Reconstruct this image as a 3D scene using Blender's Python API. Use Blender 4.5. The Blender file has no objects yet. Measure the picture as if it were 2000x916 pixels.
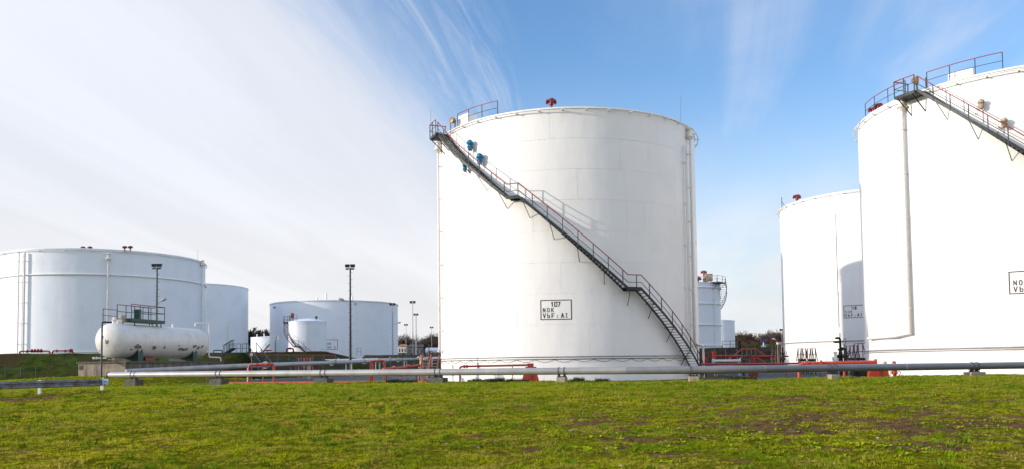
import bpy, math, random
import numpy as np
from mathutils import Matrix, Vector
rnd = random.Random(7)
R_ = math.radians
sc = bpy.context.scene
C = sc.collection

# ------------------------------------------------------------------ camera
EYE = 1.3
FP, PITCH, ROLL, CY = 1555.0, .047, .012, 637.0        # focal length in photo pixels, pitch, roll, lens-axis row
cd = bpy.data.cameras.new('camera'); cam = bpy.data.objects.new('camera', cd); C.objects.link(cam); sc.camera = cam
cd.sensor_width = 36; cd.lens = FP / 2000 * 36; cd.shift_y = (CY - 458) / 2000; cd.clip_start = .1; cd.clip_end = 6000
_F = Vector((0, math.cos(PITCH), math.sin(PITCH))); _U = Vector((0, -math.sin(PITCH), math.cos(PITCH))); _X = Vector((1, 0, 0))
_rc = _X * math.cos(ROLL) - _U * math.sin(ROLL); _uc = _X * math.sin(ROLL) + _U * math.cos(ROLL)
cam.matrix_world = Matrix.Translation((0, 0, EYE)) @ Matrix((_rc, _uc, -_F)).transposed().to_4x4()
def at(px, py, Y):
    a, b = px - 1000, CY - py
    X = a * math.cos(ROLL) + b * math.sin(ROLL); V = -a * math.sin(ROLL) + b * math.cos(ROLL)
    d = _F * FP + _X * X + _U * V
    d = d * (Y / d.y)
    return Vector((d.x, d.y, d.z + EYE))

# ------------------------------------------------------------------ sky, sun, exposure
SUN_EL = R_(14.7); SUN_AZ = Vector((-.972, -.236, 0)).normalized()      # horizontal direction towards the sun
w = bpy.data.worlds.new('World'); sc.world = w; w.use_nodes = True
nt = w.node_tree; N = nt.nodes; L = nt.links; N.clear()
out = N.new('ShaderNodeOutputWorld'); bg = N.new('ShaderNodeBackground'); bg.inputs[1].default_value = .15
sky = N.new('ShaderNodeTexSky'); sky.sky_type = 'NISHITA'; sky.sun_disc = False; sky.sun_elevation = SUN_EL
sky.sun_rotation = math.atan2(SUN_AZ.x, SUN_AZ.y); sky.altitude = 50; sky.air_density = 1.15; sky.dust_density = .5; sky.ozone_density = 1.6
def nmath(T, op, a, b=None, c=None, clamp=False):
    n = T.nodes.new('ShaderNodeMath'); n.operation = op; n.use_clamp = clamp
    for i, v in enumerate((a, b, c)):
        if v is None: continue
        if isinstance(v, (int, float)): n.inputs[i].default_value = v
        else: T.links.new(v, n.inputs[i])
    return n.outputs[0]
def maprange(T, v, a, b, c, d, smooth=True):
    n = T.nodes.new('ShaderNodeMapRange'); n.interpolation_type = 'SMOOTHSTEP' if smooth else 'LINEAR'
    T.links.new(v, n.inputs[0])
    for i, q in enumerate((a, b, c, d)): n.inputs[i + 1].default_value = q
    return n.outputs[0]
def noise(T, vec, scale, detail=4, rough=.5, dist=0):
    n = T.nodes.new('ShaderNodeTexNoise'); n.inputs['Scale'].default_value = scale; n.inputs['Detail'].default_value = detail
    n.inputs['Roughness'].default_value = rough; n.inputs['Distortion'].default_value = dist
    if vec is not None: T.links.new(vec, n.inputs['Vector'])
    return n.outputs['Fac']
def mixc(T, f, a, b, mode='MIX'):
    n = T.nodes.new('ShaderNodeMix'); n.data_type = 'RGBA'; n.blend_type = mode
    for i, v in ((0, f), (6, a), (7, b)):
        if isinstance(v, (int, float)): n.inputs[i].default_value = v
        elif isinstance(v, tuple): n.inputs[i].default_value = (*v[:3], 1)
        else: T.links.new(v, n.inputs[i])
    return n.outputs[2]
def combine(T, x, y, z):
    n = T.nodes.new('ShaderNodeCombineXYZ')
    for i, v in enumerate((x, y, z)):
        if isinstance(v, (int, float)): n.inputs[i].default_value = v
        else: T.links.new(v, n.inputs[i])
    return n.outputs[0]
tc = N.new('ShaderNodeTexCoord'); sp = N.new('ShaderNodeSeparateXYZ'); L.new(tc.outputs['Generated'], sp.inputs[0])
dx, dy, dz = sp.outputs
zz = nmath(nt, 'MAXIMUM', dz, .0); den = nmath(nt, 'ADD', zz, .10)
# the cirrus layer is a flat sheet overhead: its streaks run away from the viewer, a little to the right
pu = nmath(nt, 'DIVIDE', dx, den); pv = nmath(nt, 'DIVIDE', dy, den)
ca, sa = math.cos(R_(9)), math.sin(R_(9))
u = nmath(nt, 'SUBTRACT', nmath(nt, 'MULTIPLY', pu, ca), nmath(nt, 'MULTIPLY', pv, sa))
v = nmath(nt, 'ADD', nmath(nt, 'MULTIPLY', pu, sa), nmath(nt, 'MULTIPLY', pv, ca))
s1 = noise(nt, combine(nt, nmath(nt, 'MULTIPLY', u, 1.5), nmath(nt, 'MULTIPLY', v, .22), 3.1), 1.3, 6, .55, .5)
s2 = noise(nt, combine(nt, nmath(nt, 'MULTIPLY', u, 9), nmath(nt, 'MULTIPLY', v, 1.1), 8.7), 1.0, 12, .66, 1.6)
s4 = noise(nt, combine(nt, nmath(nt, 'MULTIPLY', u, 2.2), nmath(nt, 'MULTIPLY', v, .9), 5.3), 1.0, 4, .5, .4)
uu = nmath(nt, 'ADD', u, nmath(nt, 'MULTIPLY', nmath(nt, 'SUBTRACT', s1, .5), .55))
uu = nmath(nt, 'ADD', uu, nmath(nt, 'MULTIPLY', nmath(nt, 'SUBTRACT', s2, .5), .22))
cover = maprange(nt, uu, -.36, -.95, 0, 1)
back = maprange(nt, nmath(nt, 'ADD', v, nmath(nt, 'MULTIPLY', nmath(nt, 'SUBTRACT', s1, .5), .8)), .75, .1, 0, 1)      # unseen cloud added overhead and behind to fill the shade
cover = nmath(nt, 'MAXIMUM', cover, nmath(nt, 'MULTIPLY', back, .88))
lone = nmath(nt, 'MULTIPLY', maprange(nt, s2, .30, .80, .0, 1), nmath(nt, 'MULTIPLY', maprange(nt, u, -.62, -.50, 0, 1), maprange(nt, u, -.26, -.38, 0, 1)))
s5 = noise(nt, combine(nt, nmath(nt, 'MULTIPLY', u, 3.2), nmath(nt, 'MULTIPLY', v, .45), 2.3), 1.0, 7, .55, .6)
wisps = nmath(nt, 'MULTIPLY', maprange(nt, s5, .34, .72, .10, 1), maprange(nt, s4, .34, .60, .16, .85))
right = nmath(nt, 'MULTIPLY', wisps, maprange(nt, u, -.15, .3, 0, 1))
cl = nmath(nt, 'MAXIMUM', cover, nmath(nt, 'MAXIMUM', right, nmath(nt, 'MULTIPLY', lone, .58)))
low = maprange(nt, dz, .38, .02, 0, .97)
lowc = nmath(nt, 'MULTIPLY', low, maprange(nt, s4, .3, .65, .55, 1.0))
cl = nmath(nt, 'MAXIMUM', cl, lowc)
cl = nmath(nt, 'MULTIPLY', cl, .93, clamp=True)
lumi = maprange(nt, s1, .3, .7, 3.7, 4.15)
cloudc = mixc(nt, maprange(nt, dz, 0, .35, 0, 1), (.985, .97, .975), (.93, .96, 1.05))
cloudc = mixc(nt, maprange(nt, dz, .40, .85, 0, 1), cloudc, (.70, .90, 1.22))  # cloud high out of view, tinted blue to colour the shade
dsun = N.new('ShaderNodeVectorMath'); dsun.operation = 'DOT_PRODUCT'; L.new(tc.outputs['Generated'], dsun.inputs[0])
dsun.inputs[1].default_value = (SUN_AZ.x * math.cos(SUN_EL), SUN_AZ.y * math.cos(SUN_EL), math.sin(SUN_EL))
halo = nmath(nt, 'POWER', nmath(nt, 'MAXIMUM', dsun.outputs['Value'], 0), 5.0)        # added glow of thin cirrus round the unseen sun
lumi = nmath(nt, 'MULTIPLY', lumi, nmath(nt, 'ADD', nmath(nt, 'MULTIPLY', halo, 1.6), 1.0))
vm = N.new('ShaderNodeVectorMath'); vm.operation = 'SCALE'; L.new(cloudc, vm.inputs[0]); L.new(lumi, vm.inputs['Scale'])
skyt = mixc(nt, 1.0, sky.outputs[0], (.60, .80, 1.04), 'MULTIPLY')
skyt = mixc(nt, maprange(nt, dz, .30, .0, 0, .9), skyt, (2.9, 3.4, 3.85))
fin = mixc(nt, cl, skyt, vm.outputs[0])
L.new(fin, bg.inputs[0]); L.new(bg.outputs[0], out.inputs[0])
sd = bpy.data.lights.new('sun', 'SUN'); sd.energy = 2.5; sd.angle = R_(.55); sd.color = (1, .88, .73)
so = bpy.data.objects.new('sun', sd); C.objects.link(so)
sdir = Vector((SUN_AZ.x * math.cos(SUN_EL), SUN_AZ.y * math.cos(SUN_EL), math.sin(SUN_EL)))
so.rotation_euler = sdir.to_track_quat('Z', 'Y').to_euler(); so.location = (0, 0, 60)
sc.view_settings.view_transform = 'Standard'; sc.view_settings.look = 'None'; sc.view_settings.exposure = .66; sc.view_settings.gamma = 1
sc.render.engine = 'CYCLES'
sc.cycles.max_bounces = 6

# ------------------------------------------------------------------ mesh builder
class MB:
    def __init__(s): s.v = []; s.f = []; s.sm = []
    def add(s, vs, fs, smooth=False):
        b = len(s.v); s.v += [tuple(p) for p in vs]; s.f += [tuple(i + b for i in f) for f in fs]; s.sm += [smooth] * len(fs); return s
    def box(s, c, d, rz=0, M=None):
        x, y, z = d[0] / 2, d[1] / 2, d[2] / 2; co, si = math.cos(rz), math.sin(rz); vs = []
        for k in (-z, z):
            for i, j in ((-x, -y), (x, -y), (x, y), (-x, y)):
                p = Vector((i, j, k)) if M is None else M @ Vector((i, j, k))
                vs.append((c[0] + p.x * co - p.y * si, c[1] + p.x * si + p.y * co, c[2] + p.z))
        return s.add(vs, [(3, 2, 1, 0), (4, 5, 6, 7), (0, 1, 5, 4), (1, 2, 6, 5), (2, 3, 7, 6), (3, 0, 4, 7)])
    def hexa(s, a, b):           # a, b: two quads (lists of 4)
        return s.add(list(a) + list(b), [(3, 2, 1, 0), (4, 5, 6, 7), (0, 1, 5, 4), (1, 2, 6, 5), (2, 3, 7, 6), (3, 0, 4, 7)])
    def tube(s, pts, r, n=8, cap=True, closed=False):
        P = [Vector(p) for p in pts]; m = len(P); rs = r if isinstance(r, (list, tuple)) else [r] * m
        vs = []; prev = None
        for i in range(m):
            if closed: t = P[(i + 1) % m] - P[i - 1]
            else: t = P[min(i + 1, m - 1)] - P[max(i - 1, 0)]
            t.normalize()
            if prev is None:
                a = Vector((0, 0, 1)) if abs(t.z) < .9 else Vector((1, 0, 0))
                nrm = t.cross(a).normalized()
            else:
                nrm = (prev - t * prev.dot(t)).normalized()
            prev = nrm; bn = t.cross(nrm)
            k = 1.0
            if 0 < i < m - 1:
                a1 = (P[i] - P[i - 1]).normalized(); a2 = (P[i + 1] - P[i]).normalized(); k = 1 / max(.6, math.sqrt((1 + a1.dot(a2)) / 2))
            for j in range(n):
                q = 2 * math.pi * j / n; vs.append(P[i] + (nrm * math.cos(q) + bn * math.sin(q)) * rs[i] * k)
        fs = []
        for i in range(m if closed else m - 1):
            i2 = (i + 1) % m
            for j in range(n): fs.append((i * n + j, i * n + (j + 1) % n, i2 * n + (j + 1) % n, i2 * n + j))
        s.add(vs, fs, n > 5)
        if cap and not closed:
            s.add(vs[:n], [tuple(range(n))[::-1]]); s.add(vs[-n:], [tuple(range(n))])
        return s
    def lathe(s, prof, n=24, c=(0, 0, 0), axis=None, smooth=True):
        M = Matrix.Identity(3) if axis is None else Vector(axis).to_track_quat('Z', 'Y').to_matrix()
        for k in range(len(prof) - 1):
            (r0, z0), (r1, z1) = prof[k], prof[k + 1]; vs = []
            for r, z in ((r0, z0), (r1, z1)):
                for j in range(n):
                    q = 2 * math.pi * j / n; p = M @ Vector((r * math.cos(q), r * math.sin(q), z)); vs.append((c[0] + p.x, c[1] + p.y, c[2] + p.z))
            s.add(vs, [(j, (j + 1) % n, n + (j + 1) % n, n + j) for j in range(n)], smooth)
        return s
    def build(s, name, mat, parent=None, loc=None):
        me = bpy.data.meshes.new(name); me.from_pydata(s.v, [], s.f); me.materials.append(mat)
        me.polygons.foreach_set('use_smooth', s.sm); me.update()
        o = bpy.data.objects.new(name, me); C.objects.link(o)
        if parent: o.parent = parent
        if loc is not None: o.location = loc
        return o
def tag(o, label=None, cat=None, group=None, kind=None):
    if label: o['label'] = label
    if cat: o['category'] = cat
    if group: o['group'] = group
    if kind: o['kind'] = kind
    return o
def thing(name, label, cat, loc=(0, 0, 0), group=None, rz=0):
    o = bpy.data.objects.new(name, None); C.objects.link(o); o.location = loc; o.rotation_euler = (0, 0, rz)
    o.empty_display_size = .5
    return tag(o, label, cat, group)
def kids(o): return list(o.children)
def dup(o, loc=None, label=None, rz=None, group=None, scale=None):
    def cp(a, par):
        c = a.copy(); C.objects.link(c); c.parent = par
        for ch in list(a.children): cp(ch, c)
        return c
    c = cp(o, None)
    if loc is not None: c.location = loc
    if rz is not None: c.rotation_euler = (0, 0, rz)
    if scale is not None: c.scale = scale
    if label: c['label'] = label
    if group: c['group'] = group
    return c

# ------------------------------------------------------------------ materials
def mat(name, col, rough=.6, metal=0, var=.12, vscale=2.5, bump=0, bscale=20, spec=.5, dirt=None, dscale=3, damt=(.55, .7), obj=False, rand=0, streak=False):
    m = bpy.data.materials.new(name); m.use_nodes = True; T = m.node_tree; b = T.nodes['Principled BSDF']
    b.inputs['Roughness'].default_value = rough; b.inputs['Metallic'].default_value = metal; b.inputs['Specular IOR Level'].default_value = spec
    g = T.nodes.new('ShaderNodeNewGeometry'); t = T.nodes.new('ShaderNodeTexCoord'); vec = t.outputs['Object'] if obj else g.outputs['Position']
    c1 = tuple(x * (1 - var) for x in col); c2 = tuple(min(1, x * (1 + var)) for x in col)
    cc = mixc(T, maprange(T, noise(T, vec, vscale, 5, .6), .3, .7, 0, 1), c1, c2)
    if dirt:
        dv = vec
        if streak:
            mp = T.nodes.new('ShaderNodeMapping'); T.links.new(vec, mp.inputs[0]); mp.inputs['Scale'].default_value = (1, 1, .12); dv = mp.outputs[0]
        cc = mixc(T, maprange(T, noise(T, dv, dscale, 7, .65), damt[0], damt[1], 0, 1), cc, dirt)
    if rand:
        oi = T.nodes.new('ShaderNodeObjectInfo')
        cc = mixc(T, 1.0, cc, combine(T, *[maprange(T, oi.outputs['Random'], 0, 1, 1 - rand, 1, False)] * 3), 'MULTIPLY')
    T.links.new(cc, b.inputs['Base Color'])
    if bump:
        bp = T.nodes.new('ShaderNodeBump'); bp.inputs['Strength'].default_value = 1; bp.inputs['Distance'].default_value = bump
        T.links.new(noise(T, vec, bscale, 4, .6), bp.inputs['Height']); T.links.new(bp.outputs[0], b.inputs['Normal'])
    return m
def tank_white(name, col, dirt, rough=.42):
    m = bpy.data.materials.new(name); m.use_nodes = True; T = m.node_tree; b = T.nodes['Principled BSDF']
    b.inputs['Roughness'].default_value = rough; b.inputs['Specular IOR Level'].default_value = .35
    g = T.nodes.new('ShaderNodeNewGeometry'); oi = T.nodes.new('ShaderNodeObjectInfo')
    mp = T.nodes.new('ShaderNodeMapping'); T.links.new(g.outputs['Position'], mp.inputs[0]); mp.inputs['Scale'].default_value = (1.3, 1.3, .07)
    st = noise(T, mp.outputs[0], 1.2, 7, .6); cl = noise(T, g.outputs['Position'], .35, 4, .55)
    cc = mixc(T, maprange(T, st, .5, .8, 0, .30), col, dirt)
    cc = mixc(T, maprange(T, cl, .45, .75, 0, .25), cc, tuple(x * .93 for x in dirt))
    cc = mixc(T, 1.0, cc, combine(T, *[maprange(T, oi.outputs['Random'], 0, 1, .975, 1, False)] * 3), 'MULTIPLY')
    fine = noise(T, g.outputs['Position'], 5, 6, .7)
    cc = mixc(T, maprange(T, fine, .66, .8, 0, .35), cc, tuple(x * .8 for x in dirt))
    T.links.new(cc, b.inputs['Base Color'])
    mp2 = T.nodes.new('ShaderNodeMapping'); T.links.new(g.outputs['Position'], mp2.inputs[0]); mp2.inputs['Scale'].default_value = (1, 1, .45)
    bp = T.nodes.new('ShaderNodeBump'); bp.inputs['Distance'].default_value = .045
    T.links.new(noise(T, mp2.outputs[0], .7, 3, .5), bp.inputs['Height']); T.links.new(bp.outputs[0], b.inputs['Normal'])
    return m
M = {}
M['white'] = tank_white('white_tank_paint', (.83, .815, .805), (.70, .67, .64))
M['white2'] = tank_white('white_tank_paint_shade_blue', (.75, .80, .865), (.61, .64, .68))  # blue of the skylit shade tinted into this white
M['rim'] = mat('rim_paint', (.76, .73, .68), .5, var=.08, dirt=(.45, .35, .26), dscale=4, damt=(.6, .75))
M['pipewhite'] = mat('white_pipe_paint', (.76, .74, .70), .45, var=.06, dirt=(.45, .33, .22), dscale=5, damt=(.64, .75))
M['dark'] = mat('dark_steel', (.022, .028, .032), .5, .3, var=.3)
M['tread'] = mat('galvanised_tread', (.10, .095, .085), .6, .5, var=.3)
M['green'] = mat('green_steel', (.010, .045, .040), .45, var=.25, vscale=4)
M['post'] = mat('blue_black_post', (.022, .035, .05), .5, var=.3)
M['red'] = mat('dark_red_paint', (.20, .014, .018), .4, var=.25, vscale=5)
M['rail'] = mat('red_rail_paint', (.26, .018, .024), .45, var=.2, vscale=5)
M['orange'] = mat('orange_red_paint', (.42, .038, .016), .4, var=.15, vscale=4, dirt=(.25, .05, .03), dscale=5, damt=(.58, .8))
M['redpipe'] = mat('oxide_red_pipe', (.30, .03, .025), .45, var=.2, vscale=4, dirt=(.15, .04, .03), dscale=4, damt=(.55, .8))
M['pipe_shade4'] = mat('grey_pipe_shaded_4', (.155, .16, .18), .4, .1, var=.10, vscale=1.2)  # darkest of four shaded copies of the grey pipe paint
M['pipe_shade1'] = mat('grey_pipe_shaded_1', (.36, .35, .335), .36, .2, var=.1, vscale=1.2)
M['pipe_shade2'] = mat('grey_pipe_shaded_2', (.29, .285, .28), .38, .15, var=.1, vscale=1.2)
M['pipe_shade3'] = mat('grey_pipe_shaded_3', (.21, .21, .22), .4, .1, var=.10, vscale=1.2)
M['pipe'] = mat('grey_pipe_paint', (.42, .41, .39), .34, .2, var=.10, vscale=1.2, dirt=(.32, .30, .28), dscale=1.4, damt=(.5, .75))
M['pipe2'] = mat('grey_pipe_weathered', (.33, .33, .34), .5, .1, var=.15, vscale=2)
M['conc'] = mat('concrete', (.26, .235, .20), .9, var=.3, vscale=6, bump=.02, bscale=14, dirt=(.07, .06, .05), dscale=3, damt=(.45, .7), streak=True)
M['conctan'] = mat('tan_concrete', (.34, .28, .20), .9, var=.25, vscale=9, bump=.01, bscale=30, dirt=(.14, .11, .08), dscale=8, damt=(.5, .75))
M['concdark'] = mat('dark_concrete', (.11, .105, .085), .9, var=.35, vscale=8, bump=.02, bscale=18, dirt=(.05, .06, .03), dscale=4, damt=(.45, .7))
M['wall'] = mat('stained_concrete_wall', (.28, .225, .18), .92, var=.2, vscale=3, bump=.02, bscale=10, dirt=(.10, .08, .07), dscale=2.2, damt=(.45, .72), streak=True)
M['walldark'] = mat('dark_stained_shaded_wall', (.17, .15, .14), .92, var=.3, vscale=3, bump=.02, bscale=10, dirt=(.05, .045, .045), dscale=2.2, damt=(.42, .7), streak=True)  # stains plus painted-in shade for the plinth side; also plain dark walls
M['vessel'] = mat('vessel_white_chipped', (.66, .64, .61), .4, var=.05, dirt=(.5, .47, .43), dscale=1.1, damt=(.5, .8))
M['chip'] = mat('bare_dark_patch', (.16, .14, .12), .8, var=.5, vscale=12)
M['letter'] = mat('black_lettering', (.025, .024, .026), .5, var=.3, vscale=9)
M['blue'] = mat('blue_cover', (.01, .20, .38), .5, var=.3, vscale=6, bump=.03, bscale=9)
M['beige'] = mat('beige_valve', (.42, .33, .24), .6, var=.3, vscale=9)
M['amber'] = mat('amber_lamp', (.26, .13, .03), .35, var=.4, vscale=10)
M['asphalt'] = mat('asphalt', (.055, .055, .06), .9, var=.25, vscale=1.5, bump=.01, bscale=60)
M['yard'] = mat('yard_gravel', (.13, .115, .10), .95, spec=.02, var=.4, vscale=.9, bump=.03, bscale=9, dirt=(.055, .07, .03), dscale=.25, damt=(.4, .62))
M['bermg'] = mat('berm_turf', (.034, .055, .008), .95, spec=.02, var=.5, vscale=1.1, bump=.12, bscale=3, dirt=(.045, .035, .016), dscale=.22, damt=(.38, .6))
M['bermb'] = mat('berm_brown', (.060, .045, .032), .95, spec=.02, var=.45, vscale=.8, bump=.12, bscale=3, dirt=(.05, .055, .025), dscale=.3, damt=(.45, .65))
M['curb'] = mat('orange_kerb_paint', (.58, .09, .045), .7, var=.2, vscale=3)
M['steel'] = mat('galvanised_guardrail', (.21, .21, .24), .45, .6, var=.3, vscale=3, dirt=(.09, .06, .045), dscale=2, damt=(.45, .7))
M['paleblue'] = mat('pale_blue_plate', (.35, .50, .68), .5, var=.1)
M['black'] = mat('black_steel', (.012, .013, .015), .45, .2, var=.3)
M['brown'] = mat('brown_valve', (.07, .05, .038), .6, .3, var=.4, vscale=10)
M['signwhite'] = mat('sign_white', (.75, .75, .75), .5, var=.05)
M['lampgrey'] = mat('lamp_grey', (.30, .31, .30), .5, .2, var=.15)
M['bark'] = mat('bark', (.06, .045, .033), .95, var=.4, vscale=2)
M['twig'] = mat('bare_twigs', (.085, .058, .040), .95, var=.4, vscale=.5)
M['twigolive'] = mat('olive_twigs', (.085, .078, .026), .95, var=.4, vscale=.5)
M['darkwood'] = mat('dark_evergreen', (.030, .030, .020), .95, var=.5, vscale=.3)
M['bldg'] = mat('pale_render', (.62, .54, .48), .8, var=.06)
M['bldg2'] = mat('white_render', (.70, .66, .60), .8, var=.06)
M['window'] = mat('window_dark', (.05, .06, .08), .2, var=.1)
M['rooftile'] = mat('orange_roof_tiles', (.42, .13, .05), .8, var=.2)
M['slate'] = mat('dark_slate', (.055, .057, .065), .7, var=.2)
M['bluep'] = mat('blue_paint', (.02, .07, .25), .5, var=.2)

# ------------------------------------------------------------------ ground
def smooth(t): t = min(1, max(0, t)); return t * t * (3 - 2 * t)
def pipeY(x):                                   # the long grey pipeline in plan
    if x < 10.9: return 54.0 + (x + 27.4) * (41.0 - 54.0) / (10.9 + 27.4)
    return 41.0 + (x - 10.9) * (46 - 41) / (31 - 10.9)
def vnoise(x, y, s):
    x, y = x * s, y * s; xi, yi = np.floor(x).astype(int), np.floor(y).astype(int); fx, fy = x - xi, y - yi
    fx = fx * fx * (3 - 2 * fx); fy = fy * fy * (3 - 2 * fy)
    def h(a, b):
        n = (a * 374761393 + b * 668265263 + 1274126177) & 0xffffffff; n = ((n ^ (n >> 13)) * 1274126177) & 0xffffffff
        return ((n ^ (n >> 16)) & 0xffff) / 65535.0
    return (h(xi, yi) * (1 - fx) + h(xi + 1, yi) * fx) * (1 - fy) + (h(xi, yi + 1) * (1 - fx) + h(xi + 1, yi + 1) * fx) * fy
def fbm(x, y, s, o=4):
    t = 0; a = .5; n = 0
    for k in range(o): t = t + a * vnoise(x + 17.3 * k, y - 9.1 * k, s); n += a; a *= .5; s *= 2.03
    return t / n
def sstep(t): t = np.clip(t, 0, 1); return t * t * (3 - 2 * t)
def lawn_z(x, y):
    x = np.asarray(x, float); y = np.asarray(y, float)
    py = np.where(x < 10.9, 54.0 + (x + 27.4) * (41.0 - 54.0) / 38.3, 41.0 + (x - 10.9) * 5 / 20.1)
    base = -.37 + .60 * sstep((y - 8) / 32)
    base = base + .07 * sstep((x - 2) / 22) * sstep((y - 30) / 12) - .10 * sstep((-12 - x) / 12) * sstep((y - 36) / 14)
    bump = (fbm(x, y, .35, 3) - .5) * .16 + (fbm(x + 50, y, 1.6, 3) - .5) * .10 + (fbm(x + 20, y, 4.5, 2) - .5) * .05
    mound = .62 * np.exp(-(((x + 34) / 8) ** 2 + ((y - 67) / 8) ** 2))
    z = base + bump + mound
    # over the crest the turf falls away behind the pipeline (but carries on at the far left)
    left = sstep((-25.5 - x) / 4)
    fall = sstep((y - py - 2.2) / 5) * (1 - left)
    return z * (1 - fall) + (-.25) * fall
def soil_amt(x, y):                             # bare earth towards the right foreground
    a = np.exp(-(((x - 7.8) / 6.0) ** 2 + ((y - 18.5) / 5.5) ** 2)) * 1.0
    a = a + .5 * np.exp(-(((x - 12) / 5) ** 2 + ((y - 24) / 5) ** 2)) + .55 * np.exp(-(((x - 1.2) / 1.8) ** 2 + ((y - 14.8) / 1.6) ** 2)) + .6 * np.exp(-(((x - 12) / 4) ** 2 + ((y - 15) / 3) ** 2))
    n = fbm(x, y, .55, 5)
    n2 = fbm(x + 71, y * 1.6 + 13, 1.7, 4)
    s = np.clip((n * .3 + n2 * .7 - .585 + .16 * a) * 9.0, 0, 1) * np.clip(a * 2.4, 0, 1)
    s2 = np.clip((fbm(x + 31, y + 7, .8, 4) - .71) * 7, 0, .8) * (y < 32)
    def seg(ax_, ay_, bx_, by_):
        t = np.clip(((x - ax_) * (bx_ - ax_) + (y - ay_) * (by_ - ay_)) / ((bx_ - ax_) ** 2 + (by_ - ay_) ** 2), 0, 1); return (x - ax_ - t * (bx_ - ax_)) ** 2 + (y - ay_ - t * (by_ - ay_)) ** 2
    tr = (np.exp(-seg(-28, 29, -19.5, 31.5) / 1.6) + np.exp(-seg(-19.5, 31.5, -20, 37) / 1.2) + .8 * np.exp(-seg(-27, 52.5, -20, 50) / 1.5) + .5 * np.exp(-seg(-36, 62, -30, 60) / 6)) * .85 * sstep((fbm(x + 9, y, .8, 3) - .30) * 4)
    return np.clip(np.maximum(np.maximum(s, s2), tr), 0, 1)
def grid_mesh(name, xs, ys, zf, m, attr=None):
    X, Y = np.meshgrid(xs, ys); Z = zf(X, Y); nx, ny = len(xs), len(ys)
    V = np.stack([X.ravel(), Y.ravel(), Z.ravel()], 1)
    I = np.arange(nx * ny).reshape(ny, nx); Fq = np.stack([I[:-1, :-1].ravel(), I[:-1, 1:].ravel(), I[1:, 1:].ravel(), I[1:, :-1].ravel()], 1)
    me = bpy.data.meshes.new(name); me.vertices.add(len(V)); me.vertices.foreach_set('co', V.ravel())
    me.loops.add(Fq.size); me.loops.foreach_set('vertex_index', Fq.ravel().astype(np.int32))
    me.polygons.add(len(Fq)); me.polygons.foreach_set('loop_start', (np.arange(len(Fq)) * 4).astype(np.int32))
    me.polygons.foreach_set('use_smooth', [True] * len(Fq)); me.update(calc_edges=True)
    if attr:
        at_ = me.attributes.new('soil', 'FLOAT', 'POINT'); at_.data.foreach_set('value', attr(X, Y).ravel().astype(np.float32))
    me.materials.append(m); o = bpy.data.objects.new(name, me); C.objects.link(o); return o
# lawn ground colour: soil and thatch under the blades
def attr_node(T, name, typ='GEOMETRY'):
    n = T.nodes.new('ShaderNodeAttribute'); n.attribute_name = name; n.attribute_type = typ; return n.outputs['Fac']
def turf_colour(T, pos, soil):
    big = noise(T, pos, .22, 5, .6, .4); mid = noise(T, pos, 1.3, 5, .65, .3)
    g = mixc(T, maprange(T, big, .38, .62, 0, 1), (.20, .285, .008), (.40, .40, .014))
    sy = T.nodes.new('ShaderNodeSeparateXYZ'); T.links.new(pos, sy.inputs[0])
    g = mixc(T, maprange(T, sy.outputs[1], 22, 40, 0, .55), g, (.18, .32, .006))         # fresher turf near the pipeline
    g = mixc(T, maprange(T, mid, .42, .64, 0, .8), g, (.44, .34, .10))
    g = mixc(T, nmath(T, 'MULTIPLY', soil, .75), g, (.34, .25, .06))
    return g
lm = bpy.data.materials.new('lawn_soil'); lm.use_nodes = True; T = lm.node_tree; b = T.nodes['Principled BSDF']; b.inputs['Roughness'].default_value = .95; b.inputs['Specular IOR Level'].default_value = .0
g = T.nodes.new('ShaderNodeNewGeometry'); soil = attr_node(T, 'soil')
tcol = mixc(T, maprange(T, noise(T, g.outputs['Position'], 9, 5, .7), .3, .7, 0, 1), (.075, .082, .004), (.22, .20, .015))
scol = mixc(T, maprange(T, noise(T, g.outputs['Position'], 5, 6, .7), .3, .72, 0, 1), (.075, .042, .018), (.25, .15, .075))
T.links.new(mixc(T, maprange(T, soil, .25, .7, 0, 1), tcol, scol), b.inputs['Base Color'])
bp = T.nodes.new('ShaderNodeBump'); bp.inputs['Distance'].default_value = .10; T.links.new(noise(T, g.outputs['Position'], 9, 8, .75), bp.inputs['Height']); T.links.new(bp.outputs[0], b.inputs['Normal'])
xs = np.concatenate([np.linspace(-75, -32, 60)[:-1], np.linspace(-32, 32, 330), np.linspace(32, 60, 40)[1:]])
ys = np.concatenate([np.linspace(-6, 9, 20)[:-1], np.linspace(9, 30, 180)[:-1], np.linspace(30, 60, 130), np.linspace(60, 86, 40)[1:]])
lawn = grid_mesh('lawn', xs, ys, lawn_z, lm, soil_amt); tag(lawn, kind='structure')
# the yard: one sheet to the horizon
gb = MB(); gb.add([(-3000, 86, -.02), (3000, 86, -.02), (3000, 4500, -.02), (-3000, 4500, -.02)], [(0, 1, 2, 3)])
gb.add([(-26, 50, -.02), (60, 44, -.02), (3000, 44, -.02), (3000, 86, -.02), (-26, 86, -.02)], [(0, 1, 2, 3, 4)])
gb.add([(-3000, -300, -.62), (3000, -300, -.62), (3000, 86, -.62), (-3000, 86, -.62)], [(0, 1, 2, 3)])
yard = gb.build('yard_ground', M['yard']); tag(yard, kind='structure')
rd = MB(); rd.add([(-26, 57, .02), (-7, 54, .02), (-10, 122, .02), (-27, 122, .02)], [(0, 1, 2, 3)])
tag(rd.build('service_road', M['asphalt']), kind='structure')
rd = MB(); rd.add([(17, 50, .02), (38, 46, .02), (62, 100, .02), (20, 84, .02)], [(0, 1, 2, 3)])
tag(rd.build('service_road', M['asphalt']), kind='structure')

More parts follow.
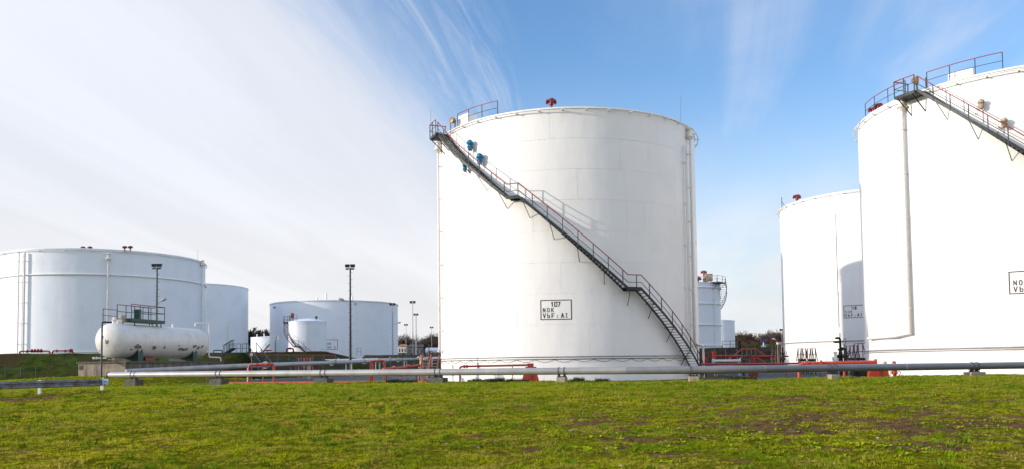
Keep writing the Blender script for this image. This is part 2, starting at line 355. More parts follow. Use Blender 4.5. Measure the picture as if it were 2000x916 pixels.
# ------------------------------------------------------------------ storage tanks
def pol(th, r, z): t = R_(th); return (r * math.sin(t), -r * math.cos(t), z)
_plates = {}
def plate_mesh(R, arc, h, m):
    key = (round(R, 2), arc, round(h, 3), m.name)
    if key in _plates: return _plates[key]
    n = max(6, int(arc / 4)); vs = []; nr = []; fs = []; gap = math.degrees(.006 / R)
    for z in (.006, h - .006):
        for i in range(n + 1):
            a = -arc / 2 + gap + (arc - 2 * gap) * i / n; vs.append(pol(a, R, z)); nr.append(pol(a, 1, 0))
    for i in range(n): fs.append((i, i + 1, n + 2 + i, n + 1 + i))
    k = len(vs)                                                    # inner edge, turned back into the joint
    for z in (.006, h - .006):
        for i in range(n + 1):
            a = -arc / 2 + gap + (arc - 2 * gap) * i / n; vs.append(pol(a, R - .013, z)); nr.append(pol(a, 1, 0))
    for i in range(n): fs += [(k + i, k + i + 1, i + 1, i), (n + 1 + i, n + 2 + i, k + n + 2 + i, k + n + 1 + i)]
    me = bpy.data.meshes.new('shell_plate'); me.from_pydata(vs, [], fs); me.materials.append(m)
    me.polygons.foreach_set('use_smooth', [f < n for f in range(len(fs))]); me.update()
    me.normals_split_custom_set_from_vertices([Vector(q) for q in nr]); _plates[key] = me; return me
def arc_pts(th0, th1, r, z, step=3.0):
    n = max(2, int(abs(th1 - th0) / step) + 1)
    return [pol(th0 + (th1 - th0) * i / (n - 1), r, z) for i in range(n)]
def shell(t, R, H, m, plates=None, z0=1.85, dz=2.28, rise=.55, nseg=96):
    core = MB(); r0 = R - .012 if plates else R
    core.lathe([(r0, -.3), (r0, H)], nseg); so_ = core.build('shell', m, t)
    rf = MB(); rf.lathe([(R + .07, H - .02), (R + .07, H + .09), (R - .05, H + .12), (R * .6, H + rise * .7), (R * .25, H + rise), (0.01, H + rise * 1.05)], nseg)
    rf.lathe([(R - .02, H - .02), (R + .07, H - .02)], nseg); rf.build('roof', m, t)
    if plates:
        zs = [0.0] + [z0 + dz * k for k in range(9) if z0 + dz * k < H - .4] + [H]
        for ci in range(len(zs) - 1):
            h = zs[ci + 1] - zs[ci]; arc = 360 / 8; off = (ci * 17.3 + 9) % arc
            for k in range(8):
                me = plate_mesh(R, arc, h, m); o = bpy.data.objects.new('shell_plate', me); C.objects.link(o); o.parent = so_
                o.location = (0, 0, zs[ci]); o.rotation_euler = (0, 0, R_(off + k * arc)); s = 1 + rnd.uniform(-2.2e-4, 2.2e-4); o.scale = (s, s, 1)
    return so_
def spray_ring(t, R, z, m, th0=-180, th1=180, every=9.0, clipm=None, r=.045, off=.3):
    b = MB(); b.tube(arc_pts(th0, th1, R + off, z), r, 8); ring = b.build('cooling_ring_pipe', m, t)
    k = th0 + 4
    proto = None
    while k < th1:
        if proto is None:
            c = MB(); c.hexa([pol(-.3, R, -.07), pol(.3, R, -.07), pol(.3, R, -.02), pol(-.3, R, -.02)], [pol(-.3, R + off + .07, -.09), pol(.3, R + off + .07, -.09), pol(.3, R + off + .07, -.03), pol(-.3, R + off + .07, -.03)])
            proto = c.build('pipe_clip', clipm or m, ring); o = proto
        else: o = proto.copy(); C.objects.link(o)
        o.location = (0, 0, z); o.rotation_euler = (0, 0, R_(k)); k += every
def band(t, R, z, h, d, m, name='stiffening_ring'):
    b = MB(); b.lathe([(R - .01, z - h / 2), (R + d, z - h / 2), (R + d, z + h / 2), (R - .01, z + h / 2)], 96, smooth=True); return b.build(name, m, t)
def interp(kn, th):
    for (a, za), (b, zb) in zip(kn, kn[1:]):
        if a <= th <= b: return za + (zb - za) * (th - a) / (b - a)
    return kn[-1][1]
def staircase(t, R, kn, rail_h=1.12, ri=.14, ro=.95, rise=.2, brackets=True, pr=.026, label=None):
    th0, th1 = kn[0][0], kn[-1][0]
    ths = []; st = None
    for (a, za), (c, zc) in zip(kn, kn[1:]):
        n = max(1, int(abs(c - a) / 2)); ths += [a + (c - a) * i / n for i in range(n)]
    ths.append(th1)
    for rr, wd in ((R + ro, .035), (R + ri, .03)):
        b = MB()
        for a, c in zip(ths, ths[1:]):
            za, zc = interp(kn, a), interp(kn, c)
            b.hexa([pol(a, rr, za), pol(a, rr + wd, za), pol(a, rr + wd, za + .24), pol(a, rr, za + .24)], [pol(c, rr, zc), pol(c, rr + wd, zc), pol(c, rr + wd, zc + .24), pol(c, rr, zc + .24)])
        o = b.build('stringer' if st else 'staircase', M['dark'], st or t); st = st or o
    sproto = {}
    for (a, za), (c, zc) in zip(kn, kn[1:]):
        if abs(za - zc) < .2:                                    # landing
            d = MB(); n = 3
            for i in range(n):
                p, q = a + (c - a) * i / n, a + (c - a) * (i + 1) / n
                d.hexa([pol(p, R + ri, za + .16), pol(p, R + ro, za + .16), pol(p, R + ro, za + .21), pol(p, R + ri, za + .21)], [pol(q, R + ri, za + .16), pol(q, R + ro, za + .16), pol(q, R + ro, za + .21), pol(q, R + ri, za + .21)])
            d.build('landing', M['green'], st); continue
        n = int(abs(zc - za) / rise)
        for i in range(n):
            f = (i + .5) / n; th = a + (c - a) * f; z = za + (zc - za) * f + .12
            if 'step' not in sproto:
                d = MB(); hw = math.degrees(.12 / R)
                d.hexa([pol(-hw, R + ri + .03, -.018), pol(-hw, R + ro, -.018), pol(-hw, R + ro, .018), pol(-hw, R + ri + .03, .018)], [pol(hw, R + ri + .03, -.018), pol(hw, R + ro, -.018), pol(hw, R + ro, .018), pol(hw, R + ri + .03, .018)])
                o = sproto['step'] = d.build('step', M['tread'], st)
            else: o = sproto['step'].copy(); C.objects.link(o)
            o.location = (0, 0, z); o.rotation_euler = (0, 0, R_(th))
    rr = R + ro + .02
    MB().tube([pol(a, rr, interp(kn, a) + rail_h) for a in ths], .036, 6).build('handrail', M['rail'], st)
    MB().tube([pol(a, rr, interp(kn, a) + rail_h * .52) for a in ths], .024, 5).build('middle_rail', M['post'], st)
    step = math.degrees(1.08 / rr); n = int((th1 - th0) / step); pp = None
    posts = [th0 + (th1 - th0) * i / n for i in range(n + 1)]
    for a in posts:
        if pp is None: pp = MB().tube([pol(0, rr, 0), pol(0, rr, rail_h)], .036, 6).build('post', M['post'], st); o = pp
        else: o = pp.copy(); C.objects.link(o)
        o.location = (0, 0, interp(kn, a)); o.rotation_euler = (0, 0, R_(a))
    if brackets:
        bp_ = None; a = th0 + 6
        marks = []
        while a < th1 - 4: marks.append(a); a += 9.4
        for a in marks:
            if bp_ is None:
                d = MB(); d.tube([pol(0, R + ro, .02), pol(1.2, R + .02, -1.05)], .028, 5); d.tube([pol(0, R + ro, .02), pol(0, R + .01, .02)], .028, 5)
                bp_ = d.build('bracket', M['dark'], st); o = bp_
            else: o = bp_.copy(); C.objects.link(o)
            o.location = (0, 0, interp(kn, a)); o.rotation_euler = (0, 0, R_(a))
    return st
def arc_railing(t, R, th0, th1, z, name='roof_railing', h=1.05, off=-.12, n=4, both=True):
    b = MB().tube(arc_pts(th0, th1, R + off, z + h), .028, 6); rl = b.build(name, M['rail'], t)
    MB().tube(arc_pts(th0, th1, R + off, z + h * .5), .02, 5).build('middle_rail', M['post'], rl)
    pp = None
    for i in range(n):
        a = th0 + (th1 - th0) * i / (n - 1)
        if pp is None: pp = MB().tube([pol(0, R + off, 0), pol(0, R + off, h)], .032, 6).build('post', M['post'], rl); o = pp
        else: o = pp.copy(); C.objects.link(o)
        o.location = (0, 0, z); o.rotation_euler = (0, 0, R_(a))
    return rl
def top_platform(t, R, th0, th1, z, r0=-.25, r1=1.15):
    d = MB(); n = 4
    for i in range(n):
        p, q = th0 + (th1 - th0) * i / n, th0 + (th1 - th0) * (i + 1) / n
        d.hexa([pol(p, R + r0, z - .12), pol(p, R + r1, z - .12), pol(p, R + r1, z + .08), pol(p, R + r0, z + .08)], [pol(q, R + r0, z - .12), pol(q, R + r1, z - .12), pol(q, R + r1, z + .08), pol(q, R + r0, z + .08)])
    pl = d.build('platform', M['dark'], t)
    rail = [pol(th0, R + r0, z + 1.15)] + arc_pts(th0, th1, R + r1, z + 1.15)
    MB().tube(rail, .03, 6).build('handrail', M['rail'], pl)
    MB().tube([Vector(p) - Vector((0, 0, .55)) for p in rail], .02, 5).build('middle_rail', M['post'], pl)
    for th, rr in ((th0, r0 + .1), (th0, r1), (th1, r1), ((th0 + th1) / 2, r1), (th1, r0 + .1)):
        MB().tube([pol(th, R + rr, z), pol(th, R + rr, z + 1.15)], .04, 6).build('post', M['post'], pl)
    for th in (th0 + 1, th1 - 1):
        MB().tube([pol(th, R + r1 - .05, z - .1), pol(th + 1, R + .02, z - 1.25)], .04, 6).build('bracket', M['dark'], pl)
    return pl
def drop_pipe(t, R, th, z1, z0, r=.09, off=.28, head=True, elbow=0, m=None, nclip=6, elz=None, name='drop_pipe'):
    m = m or M['pipewhite']; b = MB()
    pts = [pol(th, R + off, z1)]; pts.append(pol(th, R + off, z0 + r))
    if elbow: pts += [pol(th + elbow * .25, R + off, z0), pol(th + elbow, R + off, z0 - .02)]
    b.tube(pts, r, 10); p = b.build(name, m, t)
    for i in range(nclip):
        z = z0 + (z1 - z0) * (i + .6) / nclip
        d = MB(); d.lathe([(r + .005, -.04), (r + .045, -.04), (r + .045, .04), (r + .005, .04)], 10, pol(th, R + off, z)); d.hexa([pol(th - .25, R, z - .03), pol(th + .25, R, z - .03), pol(th + .25, R, z + .03), pol(th - .25, R, z + .03)], [pol(th - .25, R + off, z - .03), pol(th + .25, R + off, z - .03), pol(th + .25, R + off, z + .03), pol(th - .25, R + off, z + .03)])
        d.build('pipe_clip', M['rim'], p)
    if head:
        c = pol(th, R + off, z1); d = MB()
        d.lathe([(r, -.3), (r * 1.1, 0), (.30, .25), (.34, .30), (.34, .37), (.22, .40), (.20, .85), (.30, .90), (.30, .98), (.05, 1.05)], 14, c); d.tube([pol(th, R + off, z1 + .62), pol(th, R - .1, z1 + .62)], .16, 10)
        d.build('foam_chamber', m, t)
        MB().lathe([(.335, .27), (.36, .27), (.36, .31), (.335, .31)], 14, c).build('flange', M['rim'], t)
    return p
def vent(t, x, y, z, s=1.0, m=None, name='roof_vent'):
    # clustered breather valve: stem, fat body with flared hoods
    d = MB(); c = (x, y, z)
    d.lathe([(.14 * s, -.3 * s), (.14 * s, .15 * s), (.26 * s, .2 * s), (.26 * s, .26 * s), (.2 * s, .3 * s), (.2 * s, .55 * s), (.30 * s, .6 * s), (.34 * s, .78 * s), (.2 * s, .86 * s), (0, .9 * s)], 14, c)
    v_ = d.build(name, m or M['red'], t)
    for k, (ax, ay) in enumerate(((1, .3), (-1, .2), (.2, -1))):
        l = math.hypot(ax, ay); ax, ay = ax / l, ay / l
        MB().lathe([(.13 * s, 0), (.13 * s, .2 * s), (.24 * s, .24 * s), (.26 * s, .4 * s), (.12 * s, .46 * s), (0, .46 * s)], 10, (x + ax * .1 * s, y + ay * .1 * s, z + .48 * s), (ax, ay, .25)).build('vent_hood', m or M['red'], v_)
    return v_
# lettering, stroke by stroke, laid on the curved shell (unit cell 1 x 1.6)
GL = {'1': [(.35, 0, .35, 1.6), (.35, 1.6, .1, 1.35)], '0': [(0, 0, .85, 0), (.85, 0, .85, 1.6), (.85, 1.6, 0, 1.6), (0, 1.6, 0, 0)], '7': [(0, 1.6, .75, 1.6), (.75, 1.6, .3, 0)],
      '8': [(0.1, 0, .7, 0), (.7, 0, .7, 1.6), (.7, 1.6, .1, 1.6), (.1, 1.6, .1, 0), (.1, .8, .7, .8)], '6': [(.1, 0, .7, 0), (.7, 0, .7, .8), (.7, .8, .1, .8), (.1, 1.6, .1, 0), (.1, 1.6, .7, 1.6)],
      'N': [(0, 0, 0, 1.6), (0, 1.6, .8, 0), (.8, 0, .8, 1.6)], 'O': [(.25, 0, .6, 0), (.6, 0, .85, .4), (.85, .4, .85, 1.2), (.85, 1.2, .6, 1.6), (.6, 1.6, .25, 1.6), (.25, 1.6, 0, 1.2), (0, 1.2, 0, .4), (0, .4, .25, 0)],
      'K': [(0, 0, 0, 1.6), (0, .7, .8, 1.6), (.25, .95, .8, 0)], 'S': [(.8, 1.6, .1, 1.6), (.1, 1.6, 0, 1.25), (0, 1.25, .8, .5), (.8, .5, .7, 0), (.7, 0, 0, 0)],
      'V': [(0, 1.6, .45, 0), (.45, 0, .9, 1.6)], 'b': [(.1, 0, .1, 1.6), (.1, 0, .85, 0), (.85, 0, .85, .85), (.85, .85, .1, .85)], 'F': [(.1, 0, .1, 1.6), (.1, 1.55, 1.05, 1.55), (.1, .72, .8, .72)],
      ':': [(.3, .1, .5, .1), (.3, .85, .5, .85)], 'A': [(0, 0, .45, 1.6), (.45, 1.6, .9, 0), (.2, .5, .7, .5)], 'I': [(.3, 0, .3, 1.6), (.05, 1.55, .55, 1.55), (.05, .05, .55, .05)], ' ': []}
def stroke(mb, R, x0, y0, x1, y1, wd, r=.004):
    L_ = math.hypot(x1 - x0, y1 - y0) or 1e-6; ux, uy = (x1 - x0) / L_, (y1 - y0) / L_; e = wd / 2
    x0, y0, x1, y1 = x0 - ux * e, y0 - uy * e, x1 + ux * e, y1 + uy * e; n = max(1, int(abs(x1 - x0) / .2)); nx, ny = -uy * e, ux * e
    def P(x, y, rr): return pol(math.degrees(x / R), R + rr, y)
    for i in range(n):
        a, c = i / n, (i + 1) / n; ax, ay, bx, by = x0 + (x1 - x0) * a, y0 + (y1 - y0) * a, x0 + (x1 - x0) * c, y0 + (y1 - y0) * c
        mb.hexa([P(ax + nx, ay + ny, .002), P(ax - nx, ay - ny, .002), P(ax - nx, ay - ny, r + .004), P(ax + nx, ay + ny, r + .004)], [P(bx + nx, by + ny, .002), P(bx - nx, by - ny, .002), P(bx - nx, by - ny, r + .004), P(bx + nx, by + ny, r + .004)])
def tank_sign(t, R, thc, z0, W, H, rows, m=None, lw=.06, right=True):
    m = m or M['letter']; b = MB(); ox = R_(thc) * R - W / 2
    fr = [(0, 0, W, 0), (0, H, W, H), (0, 0, 0, H)] + ([(W, 0, W, H)] if right else [])
    for a in fr: stroke(b, R, ox + a[0], z0 + a[1], ox + a[2], z0 + a[3], lw)
    f = b.build('sign_frame', m, t)
    for (txt, x, y, h, adv, st) in rows:
        d = MB(); s = h / 1.6; cx = x
        for ch in txt:
            for q in GL[ch]: stroke(d, R, ox + cx + q[0] * s, z0 + y + q[1] * s, ox + cx + q[2] * s, z0 + y + q[3] * s, st, .005)
            cx += adv
        d.build('lettering', m, f)
    return f
def tank(label, x, y, rz=0, z=0): return thing('storage_tank', label, 'storage tank', (x, y, z), 'storage tanks of the depot', R_(rz))

# ---- the big tank in the middle
AX, AY, AR, AH = 4.87, 68.9, 11.0, 20.05
tA = tank('big white round tank in the middle, numbered 107, with a zigzag outside stair', AX, AY)
shell(tA, AR, AH, M['white'], True)
spray_ring(tA, AR, 19.95, M['pipewhite'], clipm=M['rim'])
staircase(tA, AR, [(-63, 19.72), (-25.4, 13.35), (-20.9, 13.35), (17.4, 6.55), (22.5, 6.55), (57.3, .12)])
top_platform(tA, AR, -70.5, -63, 19.85)
arc_railing(tA, AR, -56, -32, 20.15, n=4, h=1.1)
drop_pipe(tA, AR, -74.5, 18.9, 2.45, .10, elbow=-4)
drop_pipe(tA, AR, 57.8, 18.9, 2.65, .10, elbow=14)
drop_pipe(tA, AR, 52.6, 18.3, 1.9, .045, head=False, off=.12, nclip=5, name='cable_conduit')
drop_pipe(tA, AR, 54.4, 18.3, 1.9, .045, head=False, off=.12, nclip=5, name='cable_conduit')
MB().tube([pol(72, AR + .28, 2.6), pol(72.3, AR + .35, 2.4), pol(72.3, AR + .35, 0)], .09, 8).build('drain_pipe', M['pipewhite'], tA)
for zz_ in (1.78, 1.62):
    MB().tube(arc_pts(-95, 56, AR + .045, zz_), .022, 5).build('cable', M['black'], tA)
b = MB()
k = -92
while k < 50:
    b.tube([pol(k + 7.5 * i / 6, AR + .05, 1.60 - .20 * math.sin(math.pi * i / 6)) for i in range(7)], .012, 4); k += 7.5
b.build('sagging_cable', M['black'], tA)
vent(tA, *pol(-9.5, AR - .35, 20.3), s=.72)
b = MB(); b.box(pol(-53.5, AR - .8, 20.75), (1.3, .9, .75), R_(-50)); b.build('roof_hatch', M['white'], tA)
b = MB(); b.lathe([(0, 0), (.16, .02), (.24, .3), (.26, .42), (0, .45)], 14, pol(-58, AR - .1, 20.75), (-.6, -.6, .1)); b.box(pol(-58, AR - .1, 20.5), (.1, .1, .5)); b.build('flood_light', M['amber'], tA)
MB().tube([pol(-69.5, AR + 1.1, 19.9), pol(-69.5, AR + 1.12, 22.3)], .012, 4).build('lightning_rod', M['post'], tA)
MB().tube([pol(54, AR - .2, 20.1), pol(55, AR - .2, 22.5)], .014, 4).build('lightning_rod', M['post'], tA)
def covered(t, R, th, z, m, s=1.0, name='covered_instrument'):
    d = MB(); c = Vector(pol(th, R + .33, z)); up = (0, 0, 1)
    d.lathe([(0, -.42 * s), (.16 * s, -.36 * s), (.24 * s, -.1 * s), (.17 * s, .02 * s), (.27 * s, .15 * s), (.25 * s, .34 * s), (.10 * s, .43 * s), (0, .44 * s)], 11, c); o = d.build(name, m, t)
    for q in o.data.vertices: q.co += Vector((rnd.uniform(-1, 1), rnd.uniform(-1, 1), rnd.uniform(-1, 1))) * .035
    MB().tube([pol(th, R, z + .1), pol(th, R + .3, z + .1)], .05, 6).build('mounting_arm', M['beige'], t)
    for i in range(3): MB().lathe([(0, -.06), (.05, -.05), (.05, .05), (0, .06)], 6, pol(th - 1.3 - .35 * i, R + .12, z - .25 - .12 * i + .2 * (i % 2))).build('small_valve', M['beige'], t)
covered(tA, AR, -44.6, 18.15, M['blue']); covered(tA, AR, -39.4, 16.9, M['blue']); covered(tA, AR, -47.8, 16.55, M['blue'], .75)
tank_sign(tA, AR, -8.6, 4.52, 2.24, 1.40, [('107', .78, .95, .31, .245, .06), ('NOK', .17, .55, .28, .31, .045), ('VbF', .17, .13, .30, .31, .055), (':', 1.15, .14, .25, .2, .05), ('A', 1.50, .14, .29, .2, .055), ('I', 1.82, .14, .29, .2, .04)])

# ---- its twin cut by the right edge of the picture
DX, DY, DR, DH = 38.8, 60.0, 11.2, 19.95
tD = tank('tallest white tank on the right, with stair top and platform at its rim', DX, DY)
shell(tD, DR, DH, M['white'], True)
spray_ring(tD, DR, 19.75, M['pipewhite'], clipm=M['rim'])
staircase(tD, DR, [(-61.0, 19.65), (-26, 13.1), (-21, 13.1), (17, 6.5), (22, 6.5), (56.5, .12)])
top_platform(tD, DR, -69, -61.5, 19.72)
arc_railing(tD, DR, -97, -70, 20.05, n=4, h=1.15)
arc_railing(tD, DR, -61, -36.5, 20.05, n=4, h=1.15)
drop_pipe(tD, DR, -70.0, 18.9, 2.95, .12, elbow=-26, nclip=5)
b = MB(); b.tube(arc_pts(-108, 60, DR + .10, 2.0), .05, 6); b.tube(arc_pts(-108, 60, DR + .05, 1.85), .03, 5); b.build('ring_cable', M['pipe2'], tD)
v_ = vent(tD, *pol(-92, DR - .35, 20.05), s=.66); vent(tD, *pol(-89, DR - .5, 20.15), s=.66)
b = MB(); b.box(pol(-50.5, DR - 1.0, 20.45), (1.5, .9, .6), R_(-44)); b.build('roof_hatch', M['white'], tD)
b = MB(); b.lathe([(0, 0), (.16, .02), (.24, .3), (.26, .42), (0, .45)], 14, pol(-65, DR - .1, 20.7), (-.5, -.6, .2)); b.box(pol(-65, DR - .1, 20.3), (.1, .1, .7)); b.build('flood_light', M['amber'], tD)
covered(tD, DR, -42.8, 17.9, M['beige'], .75); covered(tD, DR, -36.6, 16.4, M['beige'], .75)
tank_sign(tD, DR, -31.4, 5.42, 2.24, 1.40, [('NOK', .24, .55, .28, .30, .05), ('VbF', .24, .13, .30, .31, .055), (':', 1.15, .14, .25, .2, .05), ('A', 1.50, .14, .29, .2, .055), ('I', 1.82, .14, .29, .2, .04)])

# ---- tank 118 behind it
tC = tank('white tank numbered 118, half hidden behind the tall right tank', 44.2, 95.7)
shell(tC, 11.0, 19.8, M['white'], True)
spray_ring(tC, 11.0, 19.7, M['pipewhite'], clipm=M['rim'])
drop_pipe(tC, 11.0, -46.6, 17.5, 4.9, .04, head=False, nclip=2, off=.06)
b = MB(); b.tube(arc_pts(-108, 20, 11.1, 3.4), .05, 6); b.build('ring_cable', M['pipe2'], tC)
vent(tC, *pol(-78, 10.5, 20.1), s=.85)
b = MB(); b.tube([pol(-98, 10.9, 19.8), pol(-98, 10.9, 21.3)], .04, 5); b.tube([pol(-98, 10.9, 20.8), pol(-92, 10.9, 20.0)], .03, 5); b.build('rim_ladder', M['dark'], tC)
tank_sign(tC, 11.0, -38.3, 5.92, 1.95, 1.33, [('11', .82, .92, .27, .19, .055), ('8', 1.19, .92, .27, .19, .07), ('SOK', .13, .52, .27, .30, .04), ('VbF', .16, .14, .25, .30, .055), (':', 1.12, .14, .22, .2, .05), ('A', 1.42, .16, .28, .2, .06), ('I', 1.76, .16, .28, .2, .045)], right=False)
# ---- the tank hidden behind number 107 (its shadow lies on number 118)
tH = tank('white tank standing unseen behind tank 107, its shadow on tank 118', 7.1, 102.1)
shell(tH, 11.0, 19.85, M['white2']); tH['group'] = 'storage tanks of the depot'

# ---- left tanks
BX, BY, BRr, BHh = -58.83, 115.2, 13.4, 16.8
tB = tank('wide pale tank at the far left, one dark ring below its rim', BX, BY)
shell(tB, BRr, BHh, M['white2']); spray_ring(tB, BRr, 16.62, M['pipewhite'], every=14, off=.22, r=.05)
band(tB, BRr, 13.52, .09, .17, M['pipewhite']); band(tB, BRr, 3.5, .08, .10, M['pipewhite'])
for th in (-20.5, -16.4): drop_pipe(tB, BRr, th, 16.4, 3.0, .09 if th < -18 else .13, head=False, nclip=5, off=.30)
drop_pipe(tB, BRr, 27.7, 15.3, 6.8, .13, nclip=4, off=.3); drop_pipe(tB, BRr, 93, 16.0, 3.2, .10, nclip=4, off=.25)
for px in (162, 175.5, 243.5, 254.5):
    p = at(px, 488, BY - 11.0); vent(tB, p.x - BX, p.y - BY, 16.95, s=.56)
vent(tB, at(194, 488, BY - 8).x - BX, -8, 16.6, s=.5)
b = MB(); b.lathe([(.02, 0), (.02, 1.6)], 5, pol(88, BRr, 16.8)); b.build('lightning_rod', M['pipe2'], tB)
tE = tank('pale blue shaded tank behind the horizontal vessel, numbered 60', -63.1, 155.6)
shell(tE, 10.9, 16.8, M['white2'])
tank_sign(tE, 10.9, 25.5, 7.3, 2.0, 1.6, [('60', .72, 1.0, .4, .3, .08), ('VbF', .2, .15, .35, .32, .08), ('A', 1.35, .15, .35, .3, .08)], lw=.08)
tank_sign(tE, 10.9, 66, 3.9, 2.3, 1.5, [('VbF', .2, .3, .35, .32, .08)], lw=.08)
drop_pipe(tE, 10.9, 60, 10, 3, .06, head=False, nclip=2)
FX, FY, FR, FH = -37.9, 170.2, 13.35, 14.3
tF = tank('wide low pale tank behind the floodlight mast left of tank 107', FX, FY)
shell(tF, FR, FH, M['white2'], rise=.3); spray_ring(tF, FR, FH - .12, M['pipewhite'], every=40, off=.12, r=.04)
tank_sign(tF, FR, 9.5, 4.6, 2.4, 1.9, [('NOK', .25, .95, .36, .36, .06), ('VbF', .25, .25, .36, .36, .07), ('A', 1.8, .25, .36, .3, .08)], lw=.08)
for px, h_ in ((619, .9), (637, 1.7), (688, 1.0)):
    p = at(px, 586, FY - 6); MB().lathe([(.22, -.2), (.22, h_), (.12, h_ + .25), (0, h_ + .3)], 10, (p.x - FX, -6, FH + .2)).build('roof_vent', M['signwhite'], tF)
MB().lathe([(0, 0), (.22, .05), (.22, .4), (0, .45)], 10, pol(-50, FR, FH - .9), pol(-50, 1, 0)).build('wall_vent', M['pipe2'], tF)
MB().lathe([(0, 0), (.18, .05), (.18, .3), (0, .35)], 10, pol(30, FR, FH - .6), pol(30, 1, 0)).build('wall_vent', M['pipe2'], tF)
SX, SY, SR, SH = -35.95, 140.0, 3.27, 9.05
tS = tank('small white tank with a curling side stair, in front of the low tank', SX, SY)
shell(tS, SR, SH, M['white2'], rise=.65, nseg=48); band(tS, SR, SH - .3, .05, .05, M['pipewhite'])
staircase(tS, SR, [(-92, SH - .2), (-20, 4.6), (-8, 4.6), (42, 1.6)], rise=.3, pr=.02, brackets=False, ro=.8, ri=.1)
top_platform(tS, SR, -110, -86, SH, -.4, 1.0)
arc_railing(tS, SR, -80, -20, SH + .1, n=4, off=-.1)
b = MB(); b.box(pol(-60, SR - .6, SH + 1.1), (.45, .4, .9)); b.build('red_sign_board', M['red'], tS)
b = MB(); b.lathe([(0, -.2), (.22, -.15), (.22, .2), (0, .25)], 10, (1.9, -1.6, SH + .75)); b.tube([(1.9, -1.6, SH + .1), (1.9, -1.6, SH + .6)], .04, 5); b.build('roof_lamp', M['black'], tS)
tank_sign(tS, SR, 66, 3.0, 1.1, 1.25, [('SOK', .15, .65, .25, .26, .05), ('VbF', .15, .2, .25, .26, .05)], m=M['paleblue'], lw=.06)
tT = tank('smallest sunlit tank at the wood edge, one straight stair across its side', -60.8, 203.0)
shell(tT, 5.6, 8.7, M['white2'], rise=.4, nseg=48)
staircase(tT, 5.6, [(-38, 1.2), (20, 8.3)], rise=.4, brackets=False)
arc_railing(tT, 5.6, 10, 60, 8.8, n=4)
for a in (-50, -15): MB().lathe([(.15, 0), (.15, .6), (.25, .7), (0, .8)], 8, pol(a, 4.4, 8.8)).build('roof_vent', M['signwhite'], tT)
# ---- tanks in the gap right of the middle tank
GX, GY, GR, GH = 32.2, 150.0, 7.0, 15.6
tG = tank('blue shaded banded tank right of tank 107, spiral stair at its top', GX, GY)
shell(tG, GR, GH, M['white2'], nseg=64)
for z in (14.75, 11.8, 7.95, 4.2): band(tG, GR, z, .10, .16, M['pipewhite'])
staircase(tG, GR, [(60, 15.4), (148, 7.5)], rise=.35, brackets=False, ro=1.15)
top_platform(tG, GR, 38, 62, 15.7, -.5, 1.2)
arc_railing(tG, GR, 0, 38, 15.7, n=4)
vent(tG, *pol(15, GR - .8, 15.7), s=1.2, m=M['redpipe']); vent(tG, *pol(26, GR - .6, 17.0), s=1.0, m=M['redpipe'])
b = MB(); b.box(pol(35, GR - .4, 16.6), (1.2, .9, 1.3)); b.box(pol(28, GR - .4, 16.2), (.9, .7, .8)); b.build('equipment_box', M['beige'], tG)
drop_pipe(tG, GR, 41, 15, 3.0, .08, head=False, nclip=2, off=.2)
tK = tank('small pale blue tank right behind the banded tank with spiral stair', 51.5, 201.0)
shell(tK, 4.6, 11.4, M['white2'], nseg=48)

# ------------------------------------------------------------------ turf banks round the tanks
def bank(pts, m, front=7.0, top=1.6, backw=6.0, seed=0):
    rr = random.Random(seed); P = []
    for (a, b_) in zip(pts, pts[1:]):
        n = max(1, int((Vector(b_) - Vector(a)).length / 1.5))
        P += [Vector(a).lerp(Vector(b_), i / n) for i in range(n)]
    P.append(Vector(pts[-1])); vs = []; prof = [(-front, 0), (-front * .66, .36), (-front * .33, .72), (-.4, .98), (top * .5, 1.0), (top, .97), (top + backw * .5, .45), (top + backw, 0)]
    for i, p in enumerate(P):
        t = (P[min(i + 1, len(P) - 1)] - P[max(i - 1, 0)]); t.z = 0; t.normalize(); nrm = Vector((-t.y, t.x, 0))
        for d, h in prof:
            q = p + nrm * d; j = rr.uniform(-.12, .12) if h else 0
            vs.append((q.x + rr.uniform(-.2, .2), q.y, p.z * h + j * (1 if h < .97 else .35) - (.1 if h == 0 else 0)))
    k = len(prof); fs = [(i * k + j, (i + 1) * k + j, (i + 1) * k + j + 1, i * k + j + 1) for i in range(len(P) - 1) for j in range(k - 1)]
    fs += [tuple(range(k)), tuple(range(len(vs) - k, len(vs)))[::-1]]
    o = MB().add(vs, fs, True).build('grass_bank', m); tag(o, kind='structure'); return o
bank([(-80, 88, 3.2), (-57, 91, 3.15), (-45, 91.5, 3.1), (-30.5, 91, 2.95)], M['bermg'], seed=1)
bank([(-31.5, 92, 2.95), (-29, 104, 2.9), (-29, 124, 2.9)][::-1], M['bermb'], seed=2, front=5, backw=4)
bank([(-56, 131, 3.8), (-42, 130, 3.75), (-30, 130, 3.75), (-26, 133, 2.5)], M['bermg'], seed=3, front=8)
bank([(-28, 150, 3.3), (-14, 150, 3.3), (6, 150, 3.3)], M['bermb'], seed=4, front=8)
bank([(14, 117, 3.3), (30, 118, 3.35), (56, 118, 3.35)], M['bermb'], seed=5, front=8)

